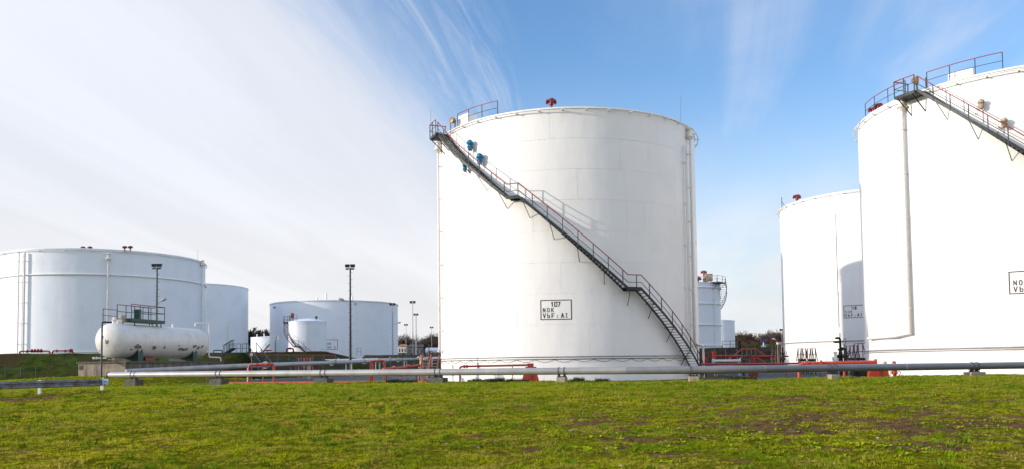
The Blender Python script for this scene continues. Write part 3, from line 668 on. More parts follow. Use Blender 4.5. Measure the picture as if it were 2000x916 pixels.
# ------------------------------------------------------------------ the long grey pipeline and its supports
PD = .39; PZ = .88
def line_pt(px):
    k = (px - 1000) / FP; lo, hi = 36., 60.
    for _ in range(50):
        mid = (lo + hi) / 2
        if pipeY(k * mid) > mid: lo = mid
        else: hi = mid
    return Vector((k * lo, lo, PZ))
sup_px = [262, 428, 632, 855, 1096, 1353, 1624, 1900, 2180]
sup = [line_pt(p) for p in sup_px]
pl = thing('pipeline', 'long thick grey pipeline running across the whole picture on concrete blocks', 'pipeline', sup[0])
path = [line_pt(213)] + [(a + b_) / 2 for a, b_ in zip(sup, sup[1:])] + [line_pt(2200)]
path = [line_pt(213), (sup[0] + sup[1]) / 2 + Vector((1.5, 0, 0)) * 0] + path[2:]
for a, b_ in zip(path, path[1:]):
    mids = [a]
    if a.x < 10.9 < b_.x: mids.append(Vector((10.9, 41.0, PZ)))
    mids.append(b_)
    m_ = MB(); q = [p - sup[0] for p in mids]; m_.tube(q, PD / 2, 28); m_.build('pipe_section', M['pipe'] if a.x < -9 else M['pipe_shade1'] if a.x < -2 else M['pipe_shade2'] if a.x < 5 else M['pipe_shade3'] if a.x < 12 else M['pipe_shade4'], pl)  # sections darken to the right: the pipe's shade is painted in by steps
    d = (mids[-1] - mids[-2]).normalized(); MB().lathe([(PD / 2 - .002, -.02), (PD / 2 + .006, -.012), (PD / 2 + .006, .012), (PD / 2 - .002, .02)], 24, q[-1], d).build('weld', M['pipe2'], pl)
d = (path[1] - path[0]).normalized(); MB().lathe([(0, -.10), (.10, -.10), (.10, -.05), (PD / 2 + .03, -.05), (PD / 2 + .03, .03), (PD / 2 - .02, .04)], 20, path[0] - sup[0], d).build('end_flange', M['brown'], pl)
first = None
for i, p in enumerate(sup[:-1]):
    dark = i < 4; W_, D_, H_ = ((.92, .75, .50) if dark else (.50, .55, .40)) if i < 7 else (1.0, .6, .36)
    gz = float(lawn_z(np.array([p.x]), np.array([p.y]))[0])
    top = PZ - PD / 2 - .13 if dark else PZ - PD / 2 - .14
    lab = ['dark mossy concrete block under the left end of the grey pipeline', 'dark concrete block under the grey pipeline, in front of the horizontal vessel end', 'dark concrete block under the pipeline in front of the tall floodlight mast', 'concrete block under the pipeline at the left foot of tank 107',
           'small block with double clamps, in front of the middle of tank 107', 'small tan block beside the foot of the tank 107 stair', 'tan square block under the pipeline in front of tank 118', 'wide low block under the pipeline at the right edge of the picture'][i]
    t = thing('pipe_support', lab, 'pipe support', (p.x, p.y, gz), 'supports of the grey pipeline'); rz = math.atan2((sup[min(i + 1, 8)] - sup[max(i - 1, 0)]).y, (sup[min(i + 1, 8)] - sup[max(i - 1, 0)]).x)
    zt = top - gz
    m_ = MB(); m_.box((0, 0, zt / 2 - .2), (W_, D_, zt + .4), rz); o = m_.build('block', M['concdark'] if i in (0, 1, 2, 3) else M['conctan'], t)
    bv = o.modifiers.new('bevel', 'BEVEL'); bv.width = .025; bv.segments = 2
    m_ = MB(); m_.box((0, 0, zt + .03), (.46, .30, .06), rz); m_.build('base_plate', M['dark'], t)
    for sx in (-.16, .16):
        ox, oy = sx * math.cos(rz), sx * math.sin(rz)
        m_ = MB(); m_.box((ox, oy, zt + .10), (.05, .26, .12), rz); m_.build('saddle', M['dark'], t)
        c = Vector((ox, oy, PZ - gz)); n_ = Vector((-math.sin(rz), math.cos(rz), 0)); r_ = PD / 2 + .018
        pts = [c + n_ * r_ + Vector((0, 0, -.28))] + [c + n_ * r_ * math.cos(q) + Vector((0, 0, r_ * math.sin(q))) for q in [math.pi * k / 10 for k in range(11)]] + [c - n_ * r_ + Vector((0, 0, -.28))]
        MB().tube(pts, .016, 6).build('u_bolt', M['black'], t)
        MB().lathe([(0, -.03), (.03, -.03), (.03, .03), (0, .03)], 6, c - n_ * r_ + Vector((0, 0, -.2)), (-n_.x, -n_.y, 0)).build('nut', M['black'], t)

# ------------------------------------------------------------------ pipe builder for everything else
def piping(name, label, cat, pts, r, m, legs=(), flanges=(), n=10, extra=None, group=None, part='pipe', legr=None):
    P = [Vector(p) for p in pts]; base = Vector((P[0].x, P[0].y, 0)); t = thing(name, label, cat, base, group)
    q = []                                                           # rounded corners
    for i, p in enumerate(P):
        if 0 < i < len(P) - 1:
            a = (P[i - 1] - p); c = (P[i + 1] - p); k = min(r * 2.2, a.length * .45, c.length * .45); a.normalize(); c.normalize()
            for f in (0, .5, 1):
                u_ = (1 - f) ** 2; v_ = 2 * f * (1 - f); w_ = f * f; q.append((p + a * k) * u_ + p * v_ + (p + c * k) * w_ - base)
        else: q.append(p - base)
    MB().tube(q, r, n).build(part, m, t)
    def on(f):
        Ls = [(b_ - a).length for a, b_ in zip(P, P[1:])]; d_ = f * sum(Ls)
        for a, b_, l in zip(P, P[1:], Ls):
            if d_ <= l: return a.lerp(b_, d_ / l), (b_ - a).normalized()
            d_ -= l
        return P[-1], (P[-1] - P[-2]).normalized()
    for f in flanges:
        p, d_ = on(f); MB().lathe([(r, -.05), (r * 1.7, -.05), (r * 1.7, .05), (r, .05)], 14, p - base, d_).build('flange', m, t)
    for f in legs:
        p, d_ = on(f); p = p - base; MB().tube([p, (p.x, p.y, -.15)], legr or r * .45, 6).build('leg', m, t)
    if extra: extra(t, base)
    return t
def G(px, Y, z=None, py=None):                      # point at picture column px, distance Y, height z
    p = at(px, 700 if py is None else py, Y)
    if z is not None: p = Vector((p.x, p.y, z))
    return p
def plate_leg(t, base, px, Y, w0, w1, z1, m, th=.25):
    p = G(px, Y, 0) - base; p.z = 0; b = MB()
    b.hexa([(p.x - w0 / 2, p.y - th / 2, -.1), (p.x + w0 / 2, p.y - th / 2, -.1), (p.x + w0 / 2, p.y + th / 2, -.1), (p.x - w0 / 2, p.y + th / 2, -.1)], [(p.x - w1 / 2, p.y - th / 2, z1), (p.x + w1 / 2, p.y - th / 2, z1), (p.x + w1 / 2, p.y + th / 2, z1), (p.x - w1 / 2, p.y + th / 2, z1)])
    b.build('fixed_base', m, t); MB().box((p.x, p.y - th / 2 - .03, z1 / 2), (.12, .05, z1), 0).build('rib', M['redpipe'], t)
# hydrant pipes with orange feet in front of the tanks
def ex1(t, b0):
    plate_leg(t, b0, 1035.5, 54.6, 1.30, .75, .95, M['orange'])
    p = G(1036, 54.6, 1.18) - b0; m_ = MB(); m_.box((p.x, p.y, p.z + .02), (.42, .4, .26)); m_.box((p.x + .02, p.y, p.z - .13), (.75, .5, .10)); m_.build('valve_block', M['redpipe'], t)
piping('foam_pipe', 'red foam pipe with orange foot in front of tank 107', 'pipe', [G(898, 55, .1), G(898, 55, 1.17), G(1034, 54.6, 1.22)], .072, M['redpipe'], legs=(.80,), flanges=(.235, .265, .40), extra=ex1, group='red foam pipes')
def ex2(t, b0):
    plate_leg(t, b0, 1714, 48.6, 1.35, 1.05, .80, M['orange'], .3)
    p = G(1714, 48.6, .95) - b0; MB().box((p.x - .1, p.y, p.z), (.8, .3, .07)).build('top_plate', M['redpipe'], t)
piping('foam_pipe', 'thick orange red foam pipe in front of tank 118, orange box foot at its end', 'pipe', [G(1560, 49.5, .1), G(1560, 49.5, 1.10), G(1712, 48.6, 1.15)], .115, M['orange'], legs=(.66,), flanges=(.27, .42, .99), extra=ex2, legr=.085, group='red foam pipes')
piping('foam_pipe', 'orange red arch of pipe behind the pipeline, beside the round road sign', 'pipe', [G(486, 62, .1), G(486, 62, 1.45), G(535, 62, 1.52), G(535, 62, .1)], .085, M['orange'], legs=(.52,), flanges=(.42, .60, .66), group='red foam pipes', legr=.05)
def ex3(t, b0): plate_leg(t, b0, 725.5, 65, .36, .20, 1.7, M['orange'], .2)
piping('foam_pipe', 'short orange arch of pipe right of the tall floodlight mast foot', 'pipe', [G(725, 65, 1.2), G(727, 65, 1.68), G(751, 65, 1.70), G(751, 65, .1)], .075, M['redpipe'], flanges=(.4, .55), extra=ex3, group='red foam pipes')
piping('fire_water_pipe', 'thick red pipe running up to the red ladders beside tank 107', 'pipe', [G(748, 59, 1.02), G(790, 61, 1.12), G(824, 62, 1.30)], .12, M['redpipe'], legs=(.5, .95), flanges=(.3, .7), group='red foam pipes')
piping('fire_water_pipe', 'thin red pipe low on the ground left of the long orange kerb', 'pipe', [G(385, 59, .75, ), G(440, 60, .98), G(480, 61, 1.02)], .075, M['redpipe'], legs=(.2, .8), flanges=(.5,), group='red foam pipes')
piping('product_pipe', 'second grey pipeline running away behind the first to the far banks', 'pipeline', [G(246, 60, 1.07), G(480, 67, 1.42), G(716, 100, 1.86), G(838, 124, 2.35)], .20, M['pipe2'], legs=(.15, .35, .55, .7, .85), flanges=(.2, .45, .62, .8), n=18, legr=.1)
piping('product_pipe', 'thin pale pipe along the foot of the low far bank', 'pipeline', [G(585, 112, 2.08), G(870, 122, 2.35)], .17, M['signwhite'], legs=(.1, .3, .5, .7, .9), flanges=(.25, .6), n=12)
piping('product_pipe', 'dark low pipe under the pipeline left of tank 107', 'pipeline', [G(735, 57, .72), G(832, 56, .66)], .10, M['dark'], legs=(.2, .8), flanges=(.5,), n=10)
piping('foam_pipe', 'dull red pipe across the yard gap between tanks 107 and 118', 'pipe', [G(1368, 62, 1.10), G(1640, 66, 1.05)], .085, M['redpipe'], legs=(.1, .35, .6, .85), flanges=(.3, .7), group='red foam pipes')
piping('foam_pipe', 'red pipe further back across the yard below the red footbridge', 'pipe', [G(1392, 90, 1.0), G(1392, 90, 1.93), G(1540, 90, 1.80)], .09, M['redpipe'], legs=(.3, .6, .9), flanges=(.2, .5, .8), group='red foam pipes')
piping('product_pipe', 'fat white pipe piece in the yard right of the tank 107 stair', 'pipe', [G(1391, 72, 1.36), G(1446, 72, 1.36)], .125, M['signwhite'], legs=(.08, .95), flanges=(.02, .98), n=14)
piping('product_pipe', 'thin white pipe under the fat white pipe in the yard', 'pipe', [G(1394, 71, .98), G(1450, 71, .98)], .05, M['signwhite'], legs=(.1, .9))
def ex4(t, b0): plate_leg(t, b0, 1470, 66, .78, .42, 1.75, M['red'], .35)
piping('foam_pipe', 'dark red pipe stub with trapezoid foot in the yard gap', 'pipe', [G(1455, 66, 1.72), G(1478, 66, 1.72)], .09, M['red'], extra=ex4, group='red foam pipes')
for (a, c, lab) in ((38, 97, 'dark red pipe with a valve cluster at the left foot of the wide tank'), (102, 142, 'short dark red pipe on the bank left of the horizontal vessel')):
    def exb(t, b0, a=a, c=c):
        if a == 38:
            for k in range(4):
                p = G(62 + k * 6, 90.6, 3.45) - b0; MB().lathe([(0, -.2), (.16, -.16), (.22, 0), (.12, .14), (0, .26)], 10, p).build('valve', M['red'], t)
        else:
            p = G(138, 90.6, 3.45) - b0; MB().lathe([(0, -.22), (.24, -.18), (.26, .1), (0, .2)], 10, p).build('valve', M['red'], t)
    piping('foam_pipe', lab, 'pipe', [G(a, 90.6, 3.0), G(a, 90.6, 3.42), G(c, 90.6, 3.40), G(c, 90.6, 3.0)], .09, M['red'], flanges=(.3, .6), extra=exb, group='red foam pipes')
piping('foam_pipe', 'dark red pipe arch on the bank crest left of the small stair tank', 'pipe', [G(560, 131, 3.6), G(560, 131, 4.3), G(573, 131, 4.3), G(573, 131, 3.6)], .13, M['red'], flanges=(.5,), group='red foam pipes')
piping('foam_pipe', 'dark red pipe on the bank crest below the smallest tank', 'pipe', [G(515, 131, 3.6), G(515, 131, 4.0), G(530, 131, 4.0)], .1, M['red'], flanges=(.6,), group='red foam pipes')
piping('black_pipe', 'black bent pipe on the bank right of the white pipe frame', 'pipe', [G(417, 90, 2.6), G(417, 90, 3.25), G(434, 90, 3.25), G(434, 90, 2.3)], .06, M['black'])
# white gooseneck frame beside the vessel, green portal before it
piping('pipe_gooseneck', 'thin white pipe bent over the right end of the horizontal vessel', 'pipe', [G(381, 79, 5.4), G(381, 79, 5.72), G(407.5, 79.5, 5.72), G(408, 79.5, 2.35), G(431, 81, 2.30), G(431, 81, .6)], .065, M['signwhite'])
piping('pipe_portal', 'dark green post with a short top arm at the left end of the vessel', 'post', [G(198.5, 64, .5), G(198.5, 64, 5.08), G(217, 64.5, 5.05)], .07, M['post'])
piping('drain_pipe', 'short white pipe end sticking out over the plinth left of the green post', 'pipe', [G(180, 65.5, 2.18), G(208, 66, 2.18)], .07, M['signwhite'], flanges=(.1, .3))

# ------------------------------------------------------------------ plinth and horizontal vessel
ax = Vector((.2, .98, 0)).normalized(); sxv = Vector((-.98, .2, 0)).normalized()
c0 = Vector((-32.0, 66.0, 0)); t = thing('concrete_plinth', 'long stained concrete plinth carrying the horizontal vessel', 'plinth', c0)
def pq(s, k, z): v_ = ax * s + sxv * k; return (v_.x, v_.y, z)
b = MB(); b.hexa([pq(.04, .04, -.2), pq(14.4, .04, -.2), pq(14.4, 4.56, -.2), pq(.04, 4.56, -.2)], [pq(.04, .04, 1.76), pq(14.4, .04, 1.76), pq(14.4, 4.56, 1.76), pq(.04, 4.56, 1.76)]); b.build('block', M['wall'], t)
for k in range(7):
    b = MB(); b.hexa([pq(.0 + k * 2.07, .0, .05), pq(.0 + k * 2.07 + 2.03, .0, .05), pq(.0 + k * 2.07 + 2.03, .06, .05), pq(k * 2.07, .06, .05)], [pq(k * 2.07, .0, 1.75), pq(k * 2.07 + 2.03, .0, 1.75), pq(k * 2.07 + 2.03, .06, 1.75), pq(k * 2.07, .06, 1.75)]); b.build('side_panel', M['walldark'], t)  # darker wall copy: the shade on this long side is in its colour
for k in range(2):
    b = MB(); b.hexa([pq(0, .08 + k * 2.26, .05), pq(.06, .08 + k * 2.26, .05), pq(.06, 2.28 + k * 2.26, .05), pq(0, 2.28 + k * 2.26, .05)], [pq(0, .08 + k * 2.26, 1.75), pq(.06, .08 + k * 2.26, 1.75), pq(.06, 2.28 + k * 2.26, 1.75), pq(0, 2.28 + k * 2.26, 1.75)]); b.build('end_panel', M['wall'], t)
b = MB(); b.hexa([pq(-.08, -.08, 1.76), pq(14.5, -.08, 1.76), pq(14.5, 4.7, 1.76), pq(-.08, 4.7, 1.76)], [pq(-.08, -.08, 1.92), pq(14.5, -.08, 1.92), pq(14.5, 4.7, 1.92), pq(-.08, 4.7, 1.92)]); b.build('top_slab', M['concdark'], t)
b = MB(); b.hexa([pq(-.03, 4.1, 1.25), pq(.02, 4.1, 1.25), pq(.02, 4.45, 1.25), pq(-.03, 4.45, 1.25)], [pq(-.03, 4.1, 1.6), pq(.02, 4.1, 1.6), pq(.02, 4.45, 1.6), pq(-.03, 4.45, 1.6)]); b.build('drain_mouth', M['black'], t)
VL, VR, VZ = 12.3, 1.5, 3.74
v0 = Vector((-34.62, 68.75, 0)); t = thing('horizontal_vessel', 'long white horizontal pressure vessel with chipped paint on a concrete plinth', 'pressure vessel', v0)
def vp(s, phi, r=VR):                                                # phi 0 = top, 90 = side facing the camera's right
    q = R_(phi); o_ = ax * s - sxv * math.sin(q) * r; return Vector((o_.x, o_.y, VZ + math.cos(q) * r))
b = MB(); dome = [(VR * math.sin(R_(a)), -.72 * math.cos(R_(a))) for a in range(2, 91, 8)] + [(VR, 0)]
prof = dome + [(VR, VL)] + [(r, VL - z) for r, z in dome[::-1]][1:]
b.lathe(prof, 64, (0, 0, VZ), ax); b.build('shell', M['vessel'], t)
for s in (0, 2.6, 4.2, 5.2, 7.9, 9.6, 12.0): MB().lathe([(VR - .005, -.02), (VR + .006, -.012), (VR + .006, .012), (VR - .005, .02)], 64, Vector((ax.x * s, ax.y * s, VZ)), ax).build('weld_band', M['vessel'], t)
for s in (2.0, 10.2):
    b = MB()
    for k in (-.28, .28):
        a_ = [vp(s + k, 118), vp(s + k, 242)]; lo = [Vector((a_[0].x, a_[0].y, 1.92)), Vector((a_[1].x, a_[1].y, 1.92))]
        pts1 = [vp(s + k - .03, 118 + 124 * i / 8, VR + .01) for i in range(9)]; pts2 = [vp(s + k + .03, 118 + 124 * i / 8, VR + .01) for i in range(9)]
        for i in range(8):
            b.hexa([pts1[i], pts2[i], (pts2[i].x, pts2[i].y, 1.92), (pts1[i].x, pts1[i].y, 1.92)], [pts1[i + 1], pts2[i + 1], (pts2[i + 1].x, pts2[i + 1].y, 1.92), (pts1[i + 1].x, pts1[i + 1].y, 1.92)])
    b.build('saddle', M['green'], t)
    b = MB(); p1 = vp(s, 118); b.box((p1.x, p1.y, 2.35), (.7, .12, .9), math.atan2(ax.y, ax.x)); b.build('saddle_web', M['green'], t)
for (s, ph, l, w_) in ((1.5, 112, .70, .42), (.9, 121, .3, .16), (3.9, 112, .55, .30), (5.3, 110, .25, .24), (7.4, 103, .28, .14), (8.3, 116, 1.1, .28), (9.9, 104, .5, .35), (10.6, 108, .45, .3), (11.2, 104, .3, .3)):
    l *= .8; w_ *= .6; n = 13; cc = [vp(s, ph, VR + .006)]; rr = random.Random(int(s * 100))
    for i in range(n):
        q = 2 * math.pi * i / n; f = rr.uniform(.45, 1.25); cc.append(vp(s + math.cos(q) * l * f, ph + math.degrees(math.sin(q) * w_ * f / VR), VR + .006))
    MB().add(cc, [(0, i + 1, (i + 1) % n + 1) for i in range(n)]).build('bare_patch', M['chip'], t)
for (k, z, w_) in ((.35, .25, .14), (-.15, -.15, .18), (.75, -.85, .07)):
    n = 9; rr = random.Random(int(k * 100)); rad = math.hypot(k, z); f0 = -.72 * math.sqrt(max(0, 1 - (rad / VR) ** 2)) - .012
    P0 = [Vector((ax.x * f0 + sxv.x * k, ax.y * f0 + sxv.y * k, VZ + z))]
    for i in range(n):
        q = 2 * math.pi * i / n; kk, z2 = k + math.cos(q) * w_ * rr.uniform(.5, 1.1), z + 1.3 * math.sin(q) * w_ * rr.uniform(.5, 1.2); rd_ = math.hypot(kk, z2)
        ff = -.72 * math.sqrt(max(0, 1 - (rd_ / VR) ** 2)) - .012; P0.append(Vector((ax.x * ff + sxv.x * kk, ax.y * ff + sxv.y * kk, VZ + z2)))
    MB().add(P0, [(0, i + 1, (i + 1) % n + 1) for i in range(n)]).build('bare_patch', M['chip'], t)
def vtop(s, k, z): v_ = ax * s + sxv * k; return Vector((v_.x, v_.y, VZ + VR + z))
for nm, s, hh in (('relief_valve', .35, .55), ('manhole', .9, .35)):
    MB().lathe([(.18, -.15), (.18, hh * .4), (.25, hh * .45), (.25, hh * .6), (.14, hh * .65), (.14, hh), (0, hh + .05)], 12, vtop(s, 0, 0)).build(nm, M['pipewhite'], t)
for s, k in ((5.9, .35), (8.6, 0.)):
    MB().lathe([(.12, -.1), (.12, .25), (.2, .28), (0, .35)], 10, vtop(s, k, 0)).build('nozzle', M['pipewhite'], t)
b = MB()
for i in range(4): b.lathe([(0, -.14), (.13, -.1), (.13, .1), (0, .14)], 8, vp(.1 + i * .3, 172, VR + .15))
b.tube([vp(-.4, 178, VR + .14), vp(1.3, 178, VR + .14)], .05, 6); ob_ = b.build('bottom_valves', M['beige'], t); ob_['kind'] = 'stuff'
MB().box(vp(4.1, 160, VR + .2), (1.4, .5, .28), math.atan2(ax.y, ax.x)).build('valve_cabinet', M['red'], t)
# operator platform standing on the vessel
t = thing('service_platform', 'dark green platform with red topped railing above the vessel', 'platform', v0)
b = MB(); b.hexa([vtop(1.6, -.75, .22), vtop(6.3, -.75, .22), vtop(6.3, .75, .22), vtop(1.6, .75, .22)], [vtop(1.6, -.75, .50), vtop(6.3, -.75, .50), vtop(6.3, .75, .50), vtop(1.6, .75, .50)]); b.build('deck', M['green'], t)
def rails(t, pts, h, posts=True, mt=None, mp=None, hr=.035):
    P = [Vector(p) for p in pts]; MB().tube([p + Vector((0, 0, h)) for p in P], hr, 6).build('handrail', mt or M['rail'], t)
    MB().tube([p + Vector((0, 0, h * .52)) for p in P], hr * .8, 5).build('middle_rail', mp or M['green'], t)
    first_ = None
    for a, c in zip(P, P[1:]):
        n = max(1, round((c - a).length / 1.2))
        for i in range(n + (1 if c is P[-1] else 0)):
            q = a.lerp(c, i / n)
            if first_ is None: o = first_ = MB().tube([(0, 0, 0), (0, 0, h)], hr * 1.05, 6).build('post', mp or M['green'], t)
            else: o = first_.copy(); C.objects.link(o)
            o.location = q
rails(t, [vtop(1.6, .72, .5), vtop(6.25, .72, .5), vtop(6.25, -.72, .5), vtop(1.6, -.72, .5)], 1.25)
rails(t, [vtop(-.2, .7, .1), vtop(1.55, .7, .1)], 1.15)
for s in (2.2, 5.9): 
    for k in (-.6, .6): MB().tube([vtop(s, k, .25), vtop(s, k, -.35)], .05, 6).build('leg', M['green'], t)
b = MB(); b.box(vtop(3.4, 0, .95), (.5, .5, .9), .2); b.build('cabinet', M['green'], t)
MB().lathe([(.12, 0), (.12, .5), (.25, .5), (.25, .7), (0, .8)], 10, vtop(1.35, 0, 0.05)).build('hatch_pipe', M['beige'], t)

# ------------------------------------------------------------------ guardrail, marker plate, fences, kerb
a0, a1 = G(-70, 32.4, .64), G(205, 38.2, .66); t = thing('guardrail', 'weathered steel guardrail on two white posts at the left edge of the lawn', 'guardrail', (a1.x, a1.y, 0))
d = (a1 - a0).normalized(); n_ = Vector((d.y, -d.x, 0)); wp = [(0, -.16), (.05, -.13), (.05, -.06), (0, -.02), (0, .02), (.05, .06), (.05, .13), (0, .16)]
vs = []; 
for p in (a0, a1):
    for o_, z in wp: q = p + n_ * o_ + Vector((0, 0, z)) - Vector((a1.x, a1.y, 0)); vs.append(q)
    for o_, z in wp: q = p + n_ * (o_ - .012) + Vector((0, 0, z)) - Vector((a1.x, a1.y, 0)); vs.append(q)
k = len(wp); fs = [(i, i + 1, 2 * k + i + 1, 2 * k + i) for i in range(k - 1)] + [(k + i + 1, k + i, 3 * k + i, 3 * k + i + 1) for i in range(k - 1)] + [(0, 2 * k, 3 * k, k), (k - 1, 2 * k - 1, 4 * k - 1, 3 * k - 1)]
MB().add(vs, fs).build('rail', M['steel'], t)
for px in (78.5, 200, -40):
    Yp = 32.4 + (px + 70) / 275 * 5.8; p = G(px, Yp + .12, 0); gz = float(lawn_z(np.array([p.x]), np.array([p.y]))[0])
    MB().box((p.x - a1.x, p.y - a1.y, (gz + .78) / 2 - .1), (.13, .10, .98 - gz + .1)).build('post', M['signwhite'], t)
p = G(207, 38.0, 0); t = thing('marker_plate', 'small pale blue plate on a thin stake at the guardrail end', 'sign', (p.x, p.y, 0))
MB().box((0, -.03, .70), (.28, .02, .26)).build('plate', M['paleblue'], t); MB().tube([(-.12, 0, -.2), (-.12, 0, .9)], .02, 6).build('stake', M['signwhite'], t)
MB().box((0, -.043, .70), (.14, .006, .03)).build('mark', M['letter'], t)
def fence(name, label, cat, pts, h, hr=.035, mt=None, mp=None, group=None):
    P = [Vector(p) for p in pts]; b0 = P[0].copy(); t = thing(name, label, cat, b0, group); rails(t, [p - b0 for p in P], h, mt=mt, mp=mp, hr=hr); return t
fence('railing', 'low green railing with red top rail at the far left below the bank', 'railing', [G(-20, 68, .75), G(71, 70, .75)], .95, mt=M['rail'], group='yard railings')
fence('railing', 'long green railing with red top rail before the turf bank, left of the mast', 'railing', [G(497, 88, 1.5), G(656, 88, 1.35)], 1.15, mt=M['redpipe'], group='yard railings')
fence('railing', 'dark green railing in the yard just left of the red ladders', 'railing', [G(740, 82, .9), G(832, 82, .95)], 1.15, mt=M['green'], group='yard railings')
fence('railing', 'rust red railing along the top of the brown bank between the tanks', 'railing', [G(1412, 117, 3.3), G(1534, 118, 3.35)], 1.0, mt=M['redpipe'], mp=M['brown'], group='yard railings')
fence('railing', 'blue green railing of the walkway below the tank numbered 60', 'railing', [G(447, 92, 2.95), G(470, 92, 2.95)], 1.05, mt=M['post'], group='yard railings')
fence('railing', 'short railing on the bank right end, above the green steps', 'railing', [G(473, 92, 2.95), G(486, 92, 2.95)], 1.05, mt=M['post'], group='yard railings')
fence('railing', 'small rail on the far bank crest right of the floodlight mast', 'railing', [G(697, 149, 3.3), G(705, 149, 3.3)], 1.3, mt=M['green'], group='yard railings')
def steps(label, p0, p1, w_, n, m):
    p0, p1 = Vector(p0), Vector(p1); t = thing('outdoor_steps', label, 'steps', p1, 'steps on the banks'); d = p0 - p1; h_ = Vector((d.x, d.y, 0)).normalized(); s_ = Vector((-h_.y, h_.x, 0)) * w_ / 2
    for sg in (-1, 1):
        a, c = s_ * sg, d + s_ * sg; MB().hexa([a, a + h_ * .25, a + h_ * .25 + Vector((0, 0, .06)), a + Vector((0, 0, .2))], [c, c + h_ * .25, c + h_ * .25 + Vector((0, 0, .06)), c + Vector((0, 0, .2))]).build('stringer', m, t)
        MB().tube([a + Vector((0, 0, 1.1)), c + Vector((0, 0, 1.1))], .04, 5).build('handrail', m, t)
        for f in (0.02, .35, .68, 1): q = a.lerp(c, f); MB().tube([q, q + Vector((0, 0, 1.1))], .035, 5).build('post', m, t)
    for i in range(n): q = d * ((i + .5) / n); MB().box((q.x, q.y, q.z + .1), (.28, w_, .05), math.atan2(h_.y, h_.x)).build('step', m, t)
steps('green steel steps down the bank right of the round road sign', G(491, 91, 3.0), G(521, 84, .6), 1.1, 12, M['green'])
steps('dark steps climbing to the walkway below the tank numbered 60', G(455, 92.5, 3.4), G(437, 92, 2.75), .9, 4, M['post'])
k0, k1 = G(448, 55.0, .1), G(832, 51.6, .1); t = thing('orange_kerb', 'long low orange painted kerb behind the lawn crest', 'kerb', k0); d = k1 - k0; n = 12
for i in range(n):
    a, c = d * (i / n), d * ((i + 1) / n); mid = (a + c) / 2; MB().box((mid.x, mid.y, -.02), (d.length / n - .03, .22, .40), math.atan2(d.y, d.x)).build('kerb_stone', M['curb'], t)

# ------------------------------------------------------------------ red ladders, step-over frames, valves
def stepover(label, pl_, pr_, yt, yb, Y, rail=None, grp='step-over frames of the yard'):
    p0, p1 = at(pl_, yt, Y), at(pr_, yt, Y); zt = (p0.z + p1.z) / 2; zb = at(pl_, yb, Y).z; c = (p0 + p1) / 2; w_ = (p1 - p0).length; t = thing('step_over', label, 'steps', (c.x, c.y, 0), grp); r_ = rail or M['rail']
    for y in (-.4, .4):
        b = MB(); b.tube([(-w_ * .5, y, zb - .05), (-w_ * .26, y, zt), (w_ * .26, y, zt), (w_ * .5, y, zb - .05)], .035, 6); b.build('handrail', r_, t)
        for x in (-w_ * .26, w_ * .26): MB().tube([(x, y, zb), (x, y, zt)], .03, 6).build('post', M['green'], t)
        MB().tube([(-w_ * .38, y, (zt + zb) / 2), (w_ * .38, y, (zt + zb) / 2)], .025, 5).build('middle_rail', M['green'], t)
    MB().box((0, 0, zb + .06), (w_ * .6, .9, .24)).build('deck', M['green'], t)
    for sx in (-1, 1):
        MB().tube([(sx * w_ * .28, -.35, zb), (sx * w_ * .28, -.35, -.1)], .05, 6).build('leg', M['green'], t); MB().tube([(sx * w_ * .28, .35, zb), (sx * w_ * .28, .35, -.1)], .05, 6).build('leg', M['green'], t)
stepover('leftmost narrow step-over frame with red rails in front of tank 118', 1558, 1574, 680, 704, 74)
stepover('second narrow step-over frame with red rails in front of tank 118', 1576, 1593, 680, 704, 74)
stepover('step-over frame partly hidden by the black valve column', 1651, 1676, 674.5, 702, 72)
stepover('largest step-over frame with red sloping rails beside the black valve column', 1665, 1696, 670, 702, 70)
t = thing('foot_bridge', 'red footbridge with sloping ends in the yard between tanks 107 and 118', 'footbridge', G(1463, 95, 0)); b0 = Vector(t.location)
for y in (0, .9):
    pts = [G(1424, 95 + y, 1.55) - b0, G(1450, 95 + y, 2.75) - b0, G(1476, 95 + y, 2.75) - b0, G(1500, 95 + y, 1.75) - b0]; MB().tube(pts, .07, 6).build('handrail', M['redpipe'], t)
    pts = [G(1424, 95 + y, .8) - b0, G(1450, 95 + y, 1.8) - b0, G(1476, 95 + y, 1.8) - b0, G(1500, 95 + y, .9) - b0]; MB().tube(pts, .07, 6).build('side_beam', M['redpipe'], t)
    for px in (1450, 1459, 1468, 1476): q = G(px, 95 + y, 0) - b0; MB().tube([(q.x, q.y, 0), (q.x, q.y, 2.75)], .05, 6).build('post', M['green'], t)
q1, q2 = G(1450, 95, 1.8) - b0, G(1476, 95, 1.8) - b0; MB().box(((q1.x + q2.x) / 2, .45, 1.8), (q2.x - q1.x, .9, .08)).build('deck', M['tread'], t)
def ladder(label, pb, yb, pt, yt, Y, m):
    p0, p1 = at(pb, yb, Y), at(pt, yt, Y + .5); b0 = Vector((p0.x, p0.y, 0)); t = thing('ladder', label, 'ladder', b0, 'red ladders at tank 107'); s_ = Vector((.28, .25, 0))
    for sg in (-1, 1): MB().tube([p0 - b0 + s_ * sg + Vector((0, 0, -.1)), p1 - b0 + s_ * sg], .06, 6).build('side_rail', m, t)
    for i in range(7): q = (p0 - b0).lerp(p1 - b0, (i + .7) / 7.4); MB().tube([q - s_, q + s_], .025, 5).build('rung', M['beige'], t)
ladder('red leaning ladder left of the brown valve, beside tank 107', 826, 739, 834, 692, 58, M['redpipe'])
ladder('red leaning ladder nearest the left edge of tank 107', 843, 739, 850, 692, 58, M['redpipe'])
